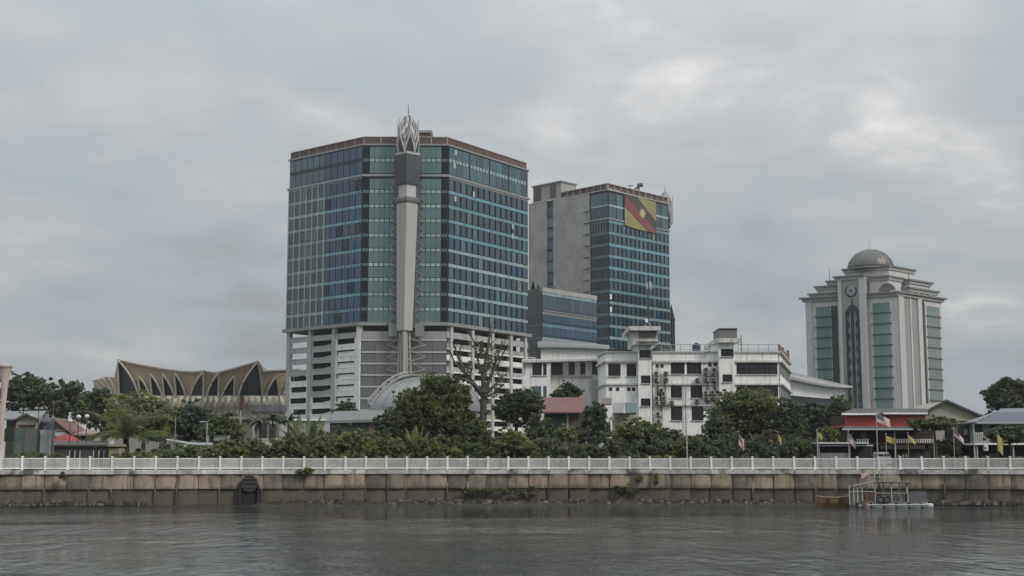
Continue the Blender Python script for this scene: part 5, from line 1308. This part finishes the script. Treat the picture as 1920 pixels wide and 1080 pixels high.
# ================================================================== flags and poles
def cloth(cols, w, h, wave, seed, droop=0.0, drop_first=False):
    """striped cloth: list of (material, v0, v1, u0, u1), returns mesh builders"""
    r = random.Random(seed); ph = r.uniform(0, 6); out = []
    def q(u, v): return (u * w * (1 - .35 * droop), -.03 + wave * math.sin(5 * u + 2 * v + ph) * u, -h * (1 - v) - droop * w * u * .95)
    for m, v0, v1, u0, u1 in cols:
        mb = MB(); n = 8
        mb.grid([[q(u0 + (u1 - u0) * i / n, v) for i in range(n + 1)] for v in (v0, (v0 + v1) / 2, v1)]); out.append((m, mb))
    return out
def flag(label, px, ptop, Y, w, h, kind, droop, seed, side=1, pole_r=.05, flag_top=None, pole_m=None, base_z=GZ, poleless=False):
    z1 = Z(ptop, Y); x = X(px, Y, z1); t = thing('flag_pole', label, 'flag', (x, Y, base_z))
    MB().path([(x, Y, base_z - .1), (x, Y, z1)], [pole_r, pole_r * .7], 7).build('pole', pole_m or pole_grey, t)
    MB().lathe(x, Y, [(.03, z1), (.07, z1 + .04), (.07, z1 + .1), (.02, z1 + .15)], 8).build('finial', pole_grey, t)
    zt = z1 - .12 if flag_top is None else Z(flag_top, Y)
    if kind == 'yellow': cols = [(yellow_f, 0, 1, 0, 1)]
    elif kind == 'striped':
        cols = []
        for k in range(14): cols.append((pale_red if k % 2 else white_f, k / 14, (k + 1) / 14, 0 if k < 6 else .5, 1))
        cols.append((blue_f, 6 / 14, 1, 0, .5))
    else: cols = [(yellow_f, 0, 1, 0, 1), ]
    for m, mb in cloth(cols, w, h, .12, seed, droop):
        mb.v = [(x + side * (a + pole_r), Y + b, zt + c) for a, b, c in mb.v]
        mb.build('cloth' if kind != 'striped' else ('canton' if m is blue_f else 'stripe'), m, t)
    if kind == 'striped':                                      # crescent on the canton
        pts = []
        for k in range(10): an = .5 + 5.3 * k / 9; pts.append((.3 * w * .6 + .09 * math.cos(an), -.18 * h - .0 + .09 * math.sin(an)))
        m = MB(); m.path([(x + side * (u + pole_r), Y - .16, zt + v - droop * u * .9) for u, v in pts], .02, 4); m.build('crescent', yellow_f, t)
    return t
YF = 137.2
flag('tall white pole with striped flag flying before the red eating house', 1642.5, 766, YF, 1.55, .85, 'striped', .42, 1, pole_r=.07, flag_top=775)
flag('pole with limp striped flag before the dark trees', 1384, 811, YF, .75, 1.1, 'striped', .9, 2, pole_m=pole_dark)
flag('thin pole with small limp yellow flag before the dark trees', 1458, 811, YF, .5, .7, 'yellow', 1.0, 3, pole_m=pole_dark)
flag('grey post with tiny yellow flag at the left end of the open kiosk', 1532, 808, YF + .6, .5, .5, 'yellow', .6, 4, pole_r=.09)
flag('pole with striped flag hanging at the left of the balcony', 1590.5, 809, YF + 1, 1.0, .75, 'striped', 1.0, 5)
flag('pole with yellow flag in the middle of the balcony', 1661, 815, YF + 1, .95, .6, 'yellow', .3, 6)
flag('brown pole with yellow flag before the white balcony rail', 1702, 813, YF, .9, .5, 'yellow', .65, 7, pole_m=M('bamboo', (.22, .17, .10), .8))
flag('pole with striped flag between the two houses', 1787.5, 803, YF, 1.35, .6, 'striped', .75, 8)
flag('pole with long yellow pennant before the blue roof house', 1868.5, 811, YF, .75, 1.7, 'yellow', .75, 9, pole_m=pole_dark)
fz = thing('boat_flags', 'striped and yellow flags on short sticks at the boat roof', 'flag', P(1632, 903, 125))
for px, py, kd, sd, sid in ((1633.5, 879, 'y', 3, 1), (1628, 881, 's', 4, -1)):
    q = P(px, py, 125.2); MB().path([(q[0], q[1], q[2] - 1.15), q], .025, 5).build('stick', pole_grey, fz)
    cols = [(yellow_f, 0, 1, 0, 1)] if kd == 'y' else [(pale_red if k % 2 else white_f, k / 6, (k + 1) / 6, 0, 1) for k in range(6)]
    for m, mb in cloth(cols, .45 if kd == 'y' else .8, .45, .06, sd, .5):
        mb.v = [(q[0] + sid * a, q[1] + b, q[2] + c) for a, b, c in mb.v]; mb.build('cloth', m, fz)
def lamp(label, px, ptop, Y, kind, r=.06, mat=None, name='street_lamp', cat='street lamp'):
    z1 = Z(ptop, Y); x = X(px, Y, z1); t = thing(name, label, cat, (x, Y, GZ)); mat = mat or pole_dark
    MB().path([(x, Y, GZ - .1), (x, Y, z1)], [r, r * .75], 7).build('pole', mat, t)
    if kind == 'globe':
        MB().lathe(x, Y, [(.05, z1 - .05), (.24, z1 + .12), (.27, z1 + .26), (.18, z1 + .4), (.04, z1 + .46)], 10).build('globe', M('opal_glass', (.62, .62, .60), .4), t)
        MB().path([(x - .5, Y, z1 + .1), (x + .5, Y, z1 + .1)], .05, 5).build('arm', mat, t)
    elif kind == 'flood':
        MB().path([(x - .55, Y, z1), (x + .55, Y, z1)], .06, 5).build('crossarm', mat, t)
        for s in (-.4, .15): MB().box(x + s, x + s + .28, -(Y + .15), -(Y - .18), z1 + .05, z1 + .3).build('floodlight', M('lamp_grey', (.30, .31, .31), .5), t)
    elif kind == 'arm': 
        MB().path([(x, Y, z1), (x - .12, Y, z1 + .12), (x - .55, Y, z1 + .16)], .05, 6).build('arm', mat, t); MB().box(x - .85, x - .4, -(Y + .12), -(Y - .12), z1 + .08, z1 + .2).build('lamp_head', mat, t)
    return t
for i, (px, py, lab) in enumerate(((131.5, 793, 'white globe lamp nearest the red tent, lowest of three'), (147.5, 785.5, 'white globe lamp in the middle of three before dark trees'), (163, 784.5, 'white globe lamp rightmost of three before dark trees'))): lamp(lab, px, py, 148, 'globe')
lamp('dark floodlight mast before the cream gable of the left house', 44, 770, 146, 'flood'); lamp('dark floodlight mast at the right end of the left house roof', 73, 768, 146, 'flood')
lamp('tall thin brown pole beside the terracotta gable roof', 101, 750, 146, 'none', .06, M('brown_pole', (.14, .12, .10), .8), 'utility_pole', 'pole')
lamp('pale thin pole rising from the bushes before dark trees', 329.5, 779, 150, 'none', .05, pole_grey, 'utility_pole', 'pole'); lamp('pale street lamp with short arm over the pale walkway roofs', 388.5, 793, 152, 'arm', .07, M('pale_lamp_paint', (.40, .40, .38), .6))
lamp('thin white pole standing before the white office block', 1287, 775, 138, 'none', .05, M('white_pole', (.5, .5, .49), .6), 'utility_pole', 'pole')

# ================================================================== left bank buildings
def left_side():
    Y = 168.0; t = thing('grey_roof_house', 'house with pale grey roof and cream gable at the left edge', 'house', base(45, Y))
    slab('roof', [(8, 785, Y - .5), (33, 785, Y - .5), (35, 771, Y + 6), (8, 771, Y + 6)], .2, roof_grey, t); slab('roof', [(64, 783, Y - .5), (74, 785, Y - .5), (87, 770, Y + 6), (35, 771, Y + 6)], .2, roof_grey, t)
    g = [(X(px, Y, 9), Z(py, Y)) for px, py in ((30, 868), (67.5, 868), (67.5, 784), (49, 776.5), (30, 784))]; MB().poly(g, -(Y + 6), -Y).build('gable_wall', cream, t)
    slab('gable_roof', [(27, 786, Y - .7), (49, 775.5, Y - .7), (49, 773.5, Y + 6), (27, 784, Y + 6)], .16, M('brown_barge', (.10, .08, .07), .8), t); slab('gable_roof', [(49.2, 775.5, Y - .7), (72, 785, Y - .7), (72, 783, Y + 6), (49.2, 773.5, Y + 6)], .16, M('brown_barge', (.10, .08, .07), .8), t)
    fpiece('wall', 10, 29.8, 785, 868, Y + 1, 6, M('shaded_brown_wall', (.10, .09, .085), .9), t); fpiece('sun_shade', 32, 65, 796, 798, Y - .6, .6, brown_wood_and_shade, t)  # brown wall left of the gable has its shade put into the colour
    fpiece('lower_wall', 24, 66, 803, 868, Y - 1.5, 1.4, M('grey_green_wall', (.12, .135, .125), .85, var=.2), t)
    b = thing('blue_grey_house', 'narrow blue grey house with white base beside the left house', 'house', base(90, Y)); fpiece('wall', 78, 102, 783, 868, Y + 1, 8, M('blue_grey_wall', (.22, .25, .26), .8, var=.15), b); fpiece('white_base', 74, 101, 806, 868, Y - .5, 1.4, M('off_white', (.46, .47, .48), .8, streak=.3), b); slab('roof', [(79, 790, Y), (92, 790, Y), (92, 776, Y + 7), (80, 776, Y + 7)], .2, M('dark_slate_roof', (.085, .09, .11), .6), b)
    c = thing('terracotta_gable_house', 'house with brown terracotta gable and white lower wall', 'house', base(118, Y)); Y2 = Y - 2
    g = [(X(px, Y2, 8), Z(py, Y2)) for px, py in ((103, 868), (133, 868), (133, 809), (104, 786))]; MB().poly(g, -(Y2 + 7), -Y2).build('gable_wall', M('terracotta_boards', (.17, .10, .08), .85, var=.15), c)
    slab('barge_roof', [(101, 783, Y2 - .6), (136, 811, Y2 - .6), (136, 811, Y2 + 8), (101, 783, Y2 + 8)], .28, M('pinkish_barge', (.27, .21, .185), .8), c); fpiece('white_wall', 103.5, 124, 806, 818, Y2 - .3, .3, M('off_white', (.46, .47, .48), .8), c)
    for i in range(5): fpiece('window', 105 + i * 4, 107.5 + i * 4, 806.5, 810, Y2 - .35, .1, dark_void, c)
    d = thing('pink_roof_bungalow', 'low cream bungalow with pinkish roof edge right of the terracotta house', 'house', base(158, Y)); slab('roof', [(133, 813, Y - 1), (183, 813, Y - 1), (180, 806.5, Y + 5), (136, 806.5, Y + 5)], .25, M('pinkish_barge', (.27, .21, .185), .8), d); fpiece('wall', 138, 178, 814, 868, Y, 5, cream, d); fpiece('window', 153, 161, 817, 824, Y - .05, .1, dark_void, d); fpiece('window', 142, 148, 817, 824, Y - .05, .1, dark_void, d)
    e = thing('red_tent', 'small red tent roof in front of the terracotta house', 'tent', base(123, 158)); cx, cy, cz = P(123, 828, 158); tm = M('red_canvas', (.26, .05, .055), .8, var=.12)
    MB().lathe(cx, cy, [(1.75, cz), (1.2, cz + .45), (.55, cz + .75), (.05, cz + .95)], 8, .39).build('canopy', tm, e)
    for s in (-1, 1):
        for q in (-1, 1): MB().path([(cx + s * 1.4, cy + q * 1.4, GZ), (cx + s * 1.4, cy + q * 1.4, cz + .05)], .05, 5).build('leg', pole_grey, e)
    h = thing('dark_grey_hut', 'long dark grey hut with white framed openings behind the fence', 'hut', base(152, 146)); Y3 = 146
    fpiece('wall', 101, 203, 833, 868, Y3, 4, M('dark_taupe_wall', (.075, .068, .066), .85, var=.12), h); slab('roof', [(99, 834, Y3 - .4), (206, 834, Y3 - .4), (200, 826.5, Y3 + 5), (104, 826.5, Y3 + 5)], .15, M('dark_taupe_roof', (.085, .078, .074), .8, var=.15), h)
    for l, r in ((130, 149), (175, 194)):
        w_ = fpiece('opening', l, r, 844.5, 868, Y3 - .05, .1, dark_void, h)
        for x in (l - 1, (l + r) / 2 - .6, r - .6): fpiece('frame', x, x + 1.5, 844, 868, Y3 - .12, .1, M('off_white', (.46, .47, .48), .8), w_)
    fpiece('sign', 178, 182, 836, 838.5, Y3 - .1, .08, white, h)
    k = thing('yellowish_booth', 'small pale yellow booth at the right end of the dark hut', 'booth', base(213, 145)); fpiece('wall', 203.5, 223, 840.5, 868, 145, 2, M('pale_yellow_paint', (.30, .27, .16), .8, var=.15), k); fpiece('fascia', 202.5, 224, 832.5, 837, 144.6, 2.6, M('pale_yellow_paint', (.30, .27, .16), .8), k); fpiece('shadow_gap', 204, 222, 837.2, 840.3, 145.1, 1.8, brown_wood_and_shade, k)
    # mesh fence of a playing court
    f = thing('court_fence', 'tall dark wire fence of a playing court at the far left', 'fence', base(40, 142)); Yf = 142
    for px in (2, 26, 44, 70, 98): fpiece('post', px - .6, px + .6, 800, 868, Yf, .08, pole_dark, f)
    wr = MB()
    for i in range(26): x = X(i * 3.9, Yf, 5); wr.path([(x, Yf + .04, GZ), (x, Yf + .04, Z(803, Yf))], .012, 3, False)
    for i in range(12): z = GZ + .3 + i * .3; wr.path([(X(0, Yf, z), Yf + .06, z), (X(98, Yf, z), Yf + .06, z)], .012, 3, False)
    wr.build('wire_mesh', pole_dark, f); fpiece('screen', 8, 24, 803, 828, Yf + .3, .05, M('dark_green_net', (.02, .045, .035), .9), f); fpiece('screen', 26, 42, 804, 829, Yf + .3, .05, M('grey_green_net', (.12, .17, .15), .9), f)
    # pink flared pylon
    yp = 128.0; k_ = yp / F; p = thing('pink_pylon', 'pale pink flared concrete pylon at the left edge of the picture', 'pylon', (X(2, yp, 5), yp + 2, GZ)); c_ = [P(px, py, yp + 2) for px, py in ((1, 868), (2.2, 830), (3.5, 791), (6, 760), (8, 735), (9, 715), (9.5, 703), (10, 694), (10, 688))]; m = MB(); m.path(c_, [r * k_ for r in (3.6, 3.8, 4.3, 4.8, 5.4, 7.0, 8.8, 11, 13)], 16); m.build('shaft', pink_m, p, True); q = c_[-1]; MB().lathe(q[0], q[1], [(13.4 * k_, q[2]), (13.4 * k_, q[2] + .18), (3 * k_, q[2] + .3)], 16).build('cap', pink_m, p)
    # pale walkway roofs and parked car
    w = thing('covered_walkway', 'sloping pale grey walkway roof among bushes left of centre', 'shelter', base(355, 156)); Yw = 156; pm = M('pale_walkway_roof', (.33, .34, .35), .6, var=.15)
    for l, r, y0, y1 in ((312, 332, 823, 826), (332, 352, 826, 829.5), (352, 372, 829.5, 831), (372, 398, 831, 831)): slab('roof', [(l, y0 + 1.5, Yw), (r, y1 + 1.5, Yw), (r, y1 - .8, Yw + 2.2), (l, y0 - .8, Yw + 2.2)], .14, pm, w)
    for l, r, y0, y1 in ((335, 360, 832, 836), (360, 392, 836, 842)): slab('lower_roof', [(l, y0 + 2.4, Yw - 1.6), (r, y1 + 2.4, Yw - 1.6), (r, y1 - .6, Yw + .4), (l, y0 - .6, Yw + .4)], .14, pm, w)
    for px in (318, 334, 352, 372, 394): fpiece('post', px - .7, px + .7, 828, 868, Yw + .8, .14, pole_grey, w)
    s = thing('pale_awning_stall', 'small pale stall with arched awning behind the walkway roof', 'stall', base(411, 162)); Ys = 162; rows = [[P(x, y, Ys + dd) for x, y in ((389, 819), (393, 814), (402, 811.5), (414, 810), (425, 809.5), (434, 811))] for dd in (0, 4)]; m = MB(); m.grid(rows); m.build('awning', M('pale_canvas', (.34, .35, .35), .8, var=.1), s); fpiece('wall', 400, 421, 816, 868, Ys + .6, 3, M('pale_stall_wall', (.36, .38, .36), .8, var=.1), s); fpiece('counter_shadow', 390, 428, 826, 830, Ys + .2, .3, dark_void, s); fpiece('post', 387.5, 391, 817, 868, Ys + .1, .3, pole_grey, s)  # counter_shadow is a near-black strip in place of the shade there
    c2 = thing('white_car', 'white car roof showing between the walkway roof slabs', 'car', base(378, 152)); x0, x1 = X(362, 152, 5), X(388, 152, 5); z0 = GZ + .3; ln = x1 - x0
    MB().poly([(x0, z0), (x1, z0), (x1, z0 + .62), (x1 - ln * .2, z0 + .72), (x1 - ln * .32, z0 + 1.2), (x0 + ln * .22, z0 + 1.22), (x0 + ln * .06, z0 + .75), (x0, z0 + .7)], -153.5, -152).build('body', M('white_car_paint', (.50, .51, .51), .35), c2)
    fpiece('side_window', 368, 381, 839.5, 845.5, 151.97, .05, glass_blk, c2)
    for u in (.2, .8): MB().path([(x0 + ln * u, 151.95, GZ + .3), (x0 + ln * u, 152.2, GZ + .3)], .3, 12).build('wheel', M('rubber', (.02, .02, .02), .8), c2)
left_side()

# ================================================================== trees
tree('rain_tree', 'broad dark tree standing highest behind the left houses', 62, 245, 690, 800, 150, 'dark', 1, dens=.7, size=.42)
tree('rain_tree', 'dark tree behind the globe lamps, right of the highest left tree', 128, 238, 706, 812, 120, 'dark', 2, dens=.7, size=.42)
tree('rain_tree', 'dark tree at the left foot of the arched hall', 182, 232, 722, 822, 100, 'dark', 3, dens=.7, size=.42)
tree('bamboo_clump', 'loose yellow green clump behind the large palm', 270, 172, 731, 840, 140, 'light', 4, dens=.8)
tree('shade_tree', 'dark bluish tree before the left arches of the hall', 345, 182, 750, 846, 140, 'blue', 5, dens=.9, size=.32)
tree('shade_tree', 'low dark tree below the faceted wall of the arched hall', 420, 178, 770, 848, 104, 'mid', 6, dens=.9)
tree('round_tree', 'small round dark tree on the edge of the low grey hall roof', 648, 286, 744, 790, 62, 'dark', 7, dens=.8, size=.4)
big = [(0.0, 0, -.35, .75), (.25, 0, .45, .5), (.05, .1, .15, .6), (-.5, 0, -.35, .5), (-.28, -.2, .05, .5), (.55, 0, -.2, .5), (.5, -.2, .2, .42), (-.62, 0, -.62, .38), (.3, -.3, -.1, .5), (.72, 0, -.5, .35)]
tree('big_tree', 'large leafy green tree in front of the shell roof', 806, 160, 688, 856, 190, 'mid', 8, dens=1.15, offs=big)
tree('big_tree', 'dark reddish shrub tree at the left foot of the large leafy tree', 728, 156, 765, 850, 74, 'dark', 9)
tree('umbrella_tree', 'dark flat crowned tree right of the bare tree trunk', 968, 162, 722, 815, 118, 'dark', 10, dens=.9)
tree('umbrella_tree', 'dark slim tree left of the red roof house', 1012, 158, 768, 855, 66, 'dark', 11)
tree('garden_tree', 'small green tree behind the ridge of the red roof house', 1068, 196, 716, 752, 72, 'dark', 12, dens=.9)
tree('garden_tree', 'round dark tree right of the red roof', 1117, 164, 744, 852, 76, 'dark', 13)
tree('garden_tree', 'small bright green tree with thin trunk before the red roof house', 1066, 142, 793, 838, 56, 'light', 14, lobes=4, trunk_r=.1, dens=.8)
tree('garden_tree', 'spreading dark green tree below the teal awning', 1180, 153, 783, 858, 128, 'mid', 15)
tree('garden_tree', 'low dark bush before the lower left corner of the white block', 1252, 152, 800, 860, 100, 'dark', 16)
tree('big_tree', 'tallest tree before the right end of the white block', 1402, 166, 719, 852, 165, 'mid', 17, dens=1.1)
tree('big_tree', 'dark tree with hanging leaves left below the tallest right tree', 1352, 158, 768, 858, 86, 'dark', 18)
tree('big_tree', 'dark tree right of the tallest tree, below the curved roof', 1478, 164, 742, 856, 110, 'dark', 19)
tree('garden_tree', 'greyish tree before the base of the domed tower', 1532, 190, 748, 850, 90, 'blue', 20, size=.34)
tree('garden_tree', 'dark tree left of the red eating house', 1576, 186, 738, 846, 72, 'dark', 21)
tree('garden_tree', 'bright bushy shrub left of the open kiosk', 1552, 148, 795, 858, 52, 'light', 22, lobes=3, dens=.8)
tree('roadside_tree', 'flat spreading tree overhanging the right end of the red board', 1752, 143, 779, 812, 116, 'mid', 23, lobes=6, trunk_r=.14, dens=.85)
tree('roadside_tree', 'dark bush between the red eating house and blue roof house', 1784, 144, 818, 862, 64, 'dark', 24)
tree('roadside_tree', 'flat dark tree before the balcony of the blue roof house', 1894, 140.5, 796, 834, 116, 'dark', 25, lobes=6, trunk_r=.14, dens=.8)
tree('vine_tree', 'tall dark rounded tree against the sky at the right edge', 1893, 238, 704, 792, 104, 'dark', 26, size=.34, dens=1.3, offs=[(0, 0, .1, .82), (-.42, 0, .1, .5), (.4, 0, .1, .5), (-.2, -.2, .45, .5), (.25, .1, .45, .5), (-.5, 0, -.35, .42), (.5, 0, -.35, .42), (0, -.3, -.3, .6)])
tree('vine_tree', 'low dark tree behind the blue roof house', 1850, 236, 768, 812, 46, 'dark', 27, size=.4)
tree('garden_tree', 'pale green bush at the foot of the bare tree', 962, 143, 800, 858, 94, 'light', 28, dens=.8)
tree('garden_tree', 'brownish palm like bush between the two right trees', 1440, 150, 800, 858, 70, 'brown', 29, dens=.6)
tree('scrub', 'loose green scrub hiding the foot of the bare tree', 902, 146, 778, 860, 70, 'mid', 31, dens=.7, trunk_r=.1, lobes=6)
tree('scrub', 'pale loose scrub left of the low grey hall palms', 642, 144, 806, 860, 80, 'light', 32, dens=.6, trunk_r=.08, lobes=6)
tree('scrub', 'pale loose scrub below the left walkway roof', 430, 143, 822, 860, 76, 'light', 33, dens=.6, trunk_r=.08, lobes=6)
tree('scrub', 'pale loose scrub before the lower wall of the white block', 1290, 144, 812, 860, 72, 'light', 34, dens=.6, trunk_r=.08, lobes=6)
palm('large palm with arching fronds at the left of the arched hall', 236, 152, 824, 735, 6.8, 24, 1, 'mid', tr=.35, droop=(.45, .8))
for px, Y, pb_, ln, sd, lab in ((487, 172, 796, 2.6, 2, 'small dark palm leftmost of three before the grey annex'), (511, 174, 790, 2.7, 3, 'small dark palm in the middle of three before the grey annex'), (540, 170, 792, 2.4, 4, 'small dark palm rightmost of three before the car park corner')):
    palm(lab, px, Y, pb_, 775, ln, 13, sd, 'dark', group='small palms before the grey annex', tr=.12)
for px, Y, pb_, ln, sd, lab in ((562, 146, 838, 3.6, 5, 'spiky upright young palm left of the low grey hall'), (583, 148, 838, 3.8, 6, 'taller spiky young palm against the white car park base'), (780, 142, 850, 2.8, 8, 'young palm at the foot of the large leafy tree')):
    palm(lab, px, Y, pb_, 790, ln, 11, sd, 'mid', group='young palms in the undergrowth', tr=.1, droop=(.05, .4), name='young_palm')

# bare tree
def bare_tree():
    Y = 158.0; r = random.Random(12); t = thing('bare_tree', 'large bare grey tree with forking limbs before the car park', 'tree', base(908, Y))
    bm = M('bare_grey_bark', (.085, .078, .068), .95, var=.3, scale=1.2, bump=.7)
    def pth(pts, r0, r1, name, twigs=0, dy=0.0):
        n = len(pts); v = [Vector(P(x, y, Y + dy * i / n)) for i, (x, y) in enumerate(pts)]
        rad = [(r0 + (r1 - r0) * i / (n - 1)) * (.82 if name == 'limb' else .92) for i in range(n)]
        m = MB(); m.path(v, rad, 8); 
        for k in range(twigs):
            i = r.randint(1, n - 2) if n > 2 else 0; u = r.random(); p = v[i].lerp(v[i + 1], u); rr = rad[i] * .42
            d = Vector((r.uniform(-1, 1), r.uniform(-.7, .7), r.uniform(.25, 1.1))).normalized(); l = r.uniform(1.0, 2.3)
            q = p + d * l * .5 + Vector((r.uniform(-.2, .2), 0, .1)); e = p + d * l + Vector((0, 0, r.uniform(.1, .5)))
            m.path([p, q, e], [rr, rr * .6, rr * .25], 5)
            for s in range(3):
                d2 = (d + Vector((r.uniform(-.8, .8), r.uniform(-.6, .6), r.uniform(-.1, .7)))).normalized(); e2 = q + d2 * r.uniform(.5, 1.3); m.path([q.lerp(e, r.random() * .8), e2], [rr * .35, rr * .12], 4)
        return m.build(name, bm, t, True)
    pth([(911, 868), (909, 830), (906, 790), (907, 750), (908, 735)], .52, .44, 'trunk')
    pth([(908, 745), (896, 730), (884, 715), (873, 700), (864, 682), (856, 662), (849, 640)], .42, .1, 'limb', 7, 2)
    pth([(873, 700), (862, 690), (851, 677), (843, 655)], .22, .06, 'limb', 4, -1)
    pth([(906, 738), (890, 722), (874, 712), (858, 709), (846, 704)], .3, .08, 'limb', 3, -2)
    pth([(908, 742), (906, 715), (909, 690), (913, 660), (917, 635), (920, 612)], .44, .07, 'limb', 9, 0)
    pth([(908, 715), (900, 690), (893, 665), (888, 640), (880, 622)], .24, .05, 'limb', 5, 1)
    pth([(908, 738), (917, 715), (926, 690), (934, 665), (942, 640)], .34, .06, 'limb', 7, 2)
    pth([(922, 700), (934, 682), (944, 662), (952, 645)], .18, .05, 'limb', 4, -2)
    pth([(909, 742), (922, 728), (936, 712), (950, 700)], .24, .06, 'limb', 4, 1)
    pth([(909, 745), (925, 738), (942, 722)], .2, .06, 'limb', 3, -1)
    c = [blob_points(P(px, py, Y), (rx * 1.15, 1.6, rz * 1.15), 11, 11, 70 + i, -1, .3, .2) for i, (px, py, rx, rz) in enumerate(((906, 700, 1.2, 2.2), (912, 668, 1.4, 1.7), (922, 735, 1.6, 1.2), (900, 650, 1.0, 1.2), (940, 715, 1.4, 1.0), (908, 740, 1.0, 2.0), (878, 690, .9, 1.0), (930, 668, 1.0, .9)))]
    leaf_obj('ivy', np.concatenate(c), .19, LEAF['mid'], t, 5)
bare_tree()

# ---- undergrowth: one mass nobody could count
def undergrowth():
    def bank(name, label, segs, leaf, seed, size=.26):
        r = np.random.default_rng(seed); pts = []
        for (p0, p1, Y0, Y1, ptop, n) in segs:
            for k in range(n):
                px = r.uniform(p0, p1); Y = r.uniform(Y0, Y1); top = Z(ptop + r.uniform(-15, 12), Y); x = X(px, Y, top)
                hz = max(.3, (top - GZ) / 2 * r.uniform(.6, 1.0)); rx = r.uniform(.7, 1.6)
                pts.append(blob_points((x, Y, GZ + hz * .92), (rx, rx * .8, hz), 14, 34, int(r.integers(1e9)), -.9, .34))
        tag(leaf_obj(name, np.concatenate(pts), size, LEAF[leaf], None, seed), label, 'undergrowth', kind='stuff')
    bank('undergrowth', 'dense green undergrowth behind the fence left of the bare tree', [(222, 480, 142, 150, 833, 64), (420, 560, 143, 150, 822, 40), (540, 730, 141, 150, 814, 60), (600, 720, 148, 154, 800, 34), (720, 900, 141, 147, 820, 56), (860, 1010, 142, 150, 830, 40)], 'mid', 41)
    bank('dark_undergrowth', 'dark undergrowth behind the fence below the red roof house and white block', [(990, 1330, 145, 153, 818, 70), (1300, 1540, 143, 152, 806, 64), (1180, 1330, 146, 152, 812, 30), (590, 660, 158, 168, 796, 18), (690, 900, 150, 156, 800, 34), (900, 1060, 152, 158, 800, 26), (300, 450, 158, 166, 815, 20)], 'dark', 42)
    bank('grass_strip', 'low rough grass behind the fence', [(0, 110, 139, 146, 850, 26), (200, 1000, 138.5, 141, 858, 90), (1000, 1540, 138.5, 141, 858, 60), (1740, 1930, 138.5, 142, 856, 26)], 'mid', 43, .2)
undergrowth()
def wall_plants():
    r = np.random.default_rng(9)
    for nm, lab, spots in (('wall_plant', 'green plant hanging over the coping of the river wall', [(571, 884, 1.0, .35)]), ('wall_plant', 'small dark plant growing from a wall joint at far left', [(117, 893, .3, .45)]), ('grass_tuft', 'patch of grass at the wall foot below the bare tree', [(885, 922, 1.4, .4), (935, 921, 2.2, .5), (985, 922, 1.6, .55)]), ('grass_tuft', 'round clump of weeds at the wall foot right of centre', [(1175, 918, 1.2, .7)]), ('wall_plant', 'thin weeds hanging on the wall below the white block', [(1198, 896, .25, .5), (1230, 900, .2, .6)])):
        pts = []
        for px, py, rx, rz in spots:
            x = (px - 960) / F * 130; Y = yw(x) - .25; pts.append(blob_points(P(px, py, Y), (rx, .4, rz), 16, 26, int(r.integers(1e9)), -1, .4))
        pts = np.concatenate(pts); c = pts.mean(0)
        t = thing(nm, lab, 'plant', (float(c[0]), float(c[1]), float(pts[:, 2].min()))); leaf_obj('foliage', pts, .16, LEAF['mid'], t, 3)
        MB().path([(float(c[0]), float(c[1]) + .3, float(pts[:, 2].min())), tuple(map(float, c))], .03, 4).build('stem', trunk_m, t)
wall_plants()

# ---- thin river haze: one closed box of even air round the whole place
def haze():
    mb = MB(); mb.box(-700, 700, -900, 480, -2, 125)
    m = bpy.data.materials.new('river_haze'); m.use_nodes = True; t = m.node_tree; t.nodes.clear()
    out = nd(t, 'ShaderNodeOutputMaterial'); v = nd(t, 'ShaderNodeVolumePrincipled')
    v.inputs['Density'].default_value = .00012; v.inputs['Color'].default_value = (.86, .90, .94, 1); v.inputs['Anisotropy'].default_value = .2
    t.links.new(v.outputs[0], out.inputs['Volume'])
    tag(mb.build('haze', m, loc=(0, 0, -2)), 'thin even haze over the river and city', 'haze', kind='stuff')
haze()

GROUPS = {'flag_pole': 'flag poles along the promenade', 'street_lamp': 'lamps on the left bank', 'utility_pole': 'thin poles behind the fence', 'rain_tree': 'dark trees behind the left houses',
          'shade_tree': 'trees before the arched hall', 'big_tree': 'large trees on the bank', 'umbrella_tree': 'trees beside the bare tree', 'garden_tree': 'garden trees and bushes on the bank',
          'roadside_tree': 'trees before the right hand houses', 'vine_tree': 'trees behind the blue roof house', 'office_tower': 'glass office towers', 'curved_roof_hall': 'halls with curved grey roofs',
          'scrub': 'loose scrub behind the fence', 'wall_plant': 'plants growing on the river wall', 'grass_tuft': 'grass at the foot of the river wall'}
for o in list(scene.objects):
    k = o.name.split('.')[0]
    if o.parent is None and k in GROUPS and 'group' not in o: o['group'] = GROUPS[k]
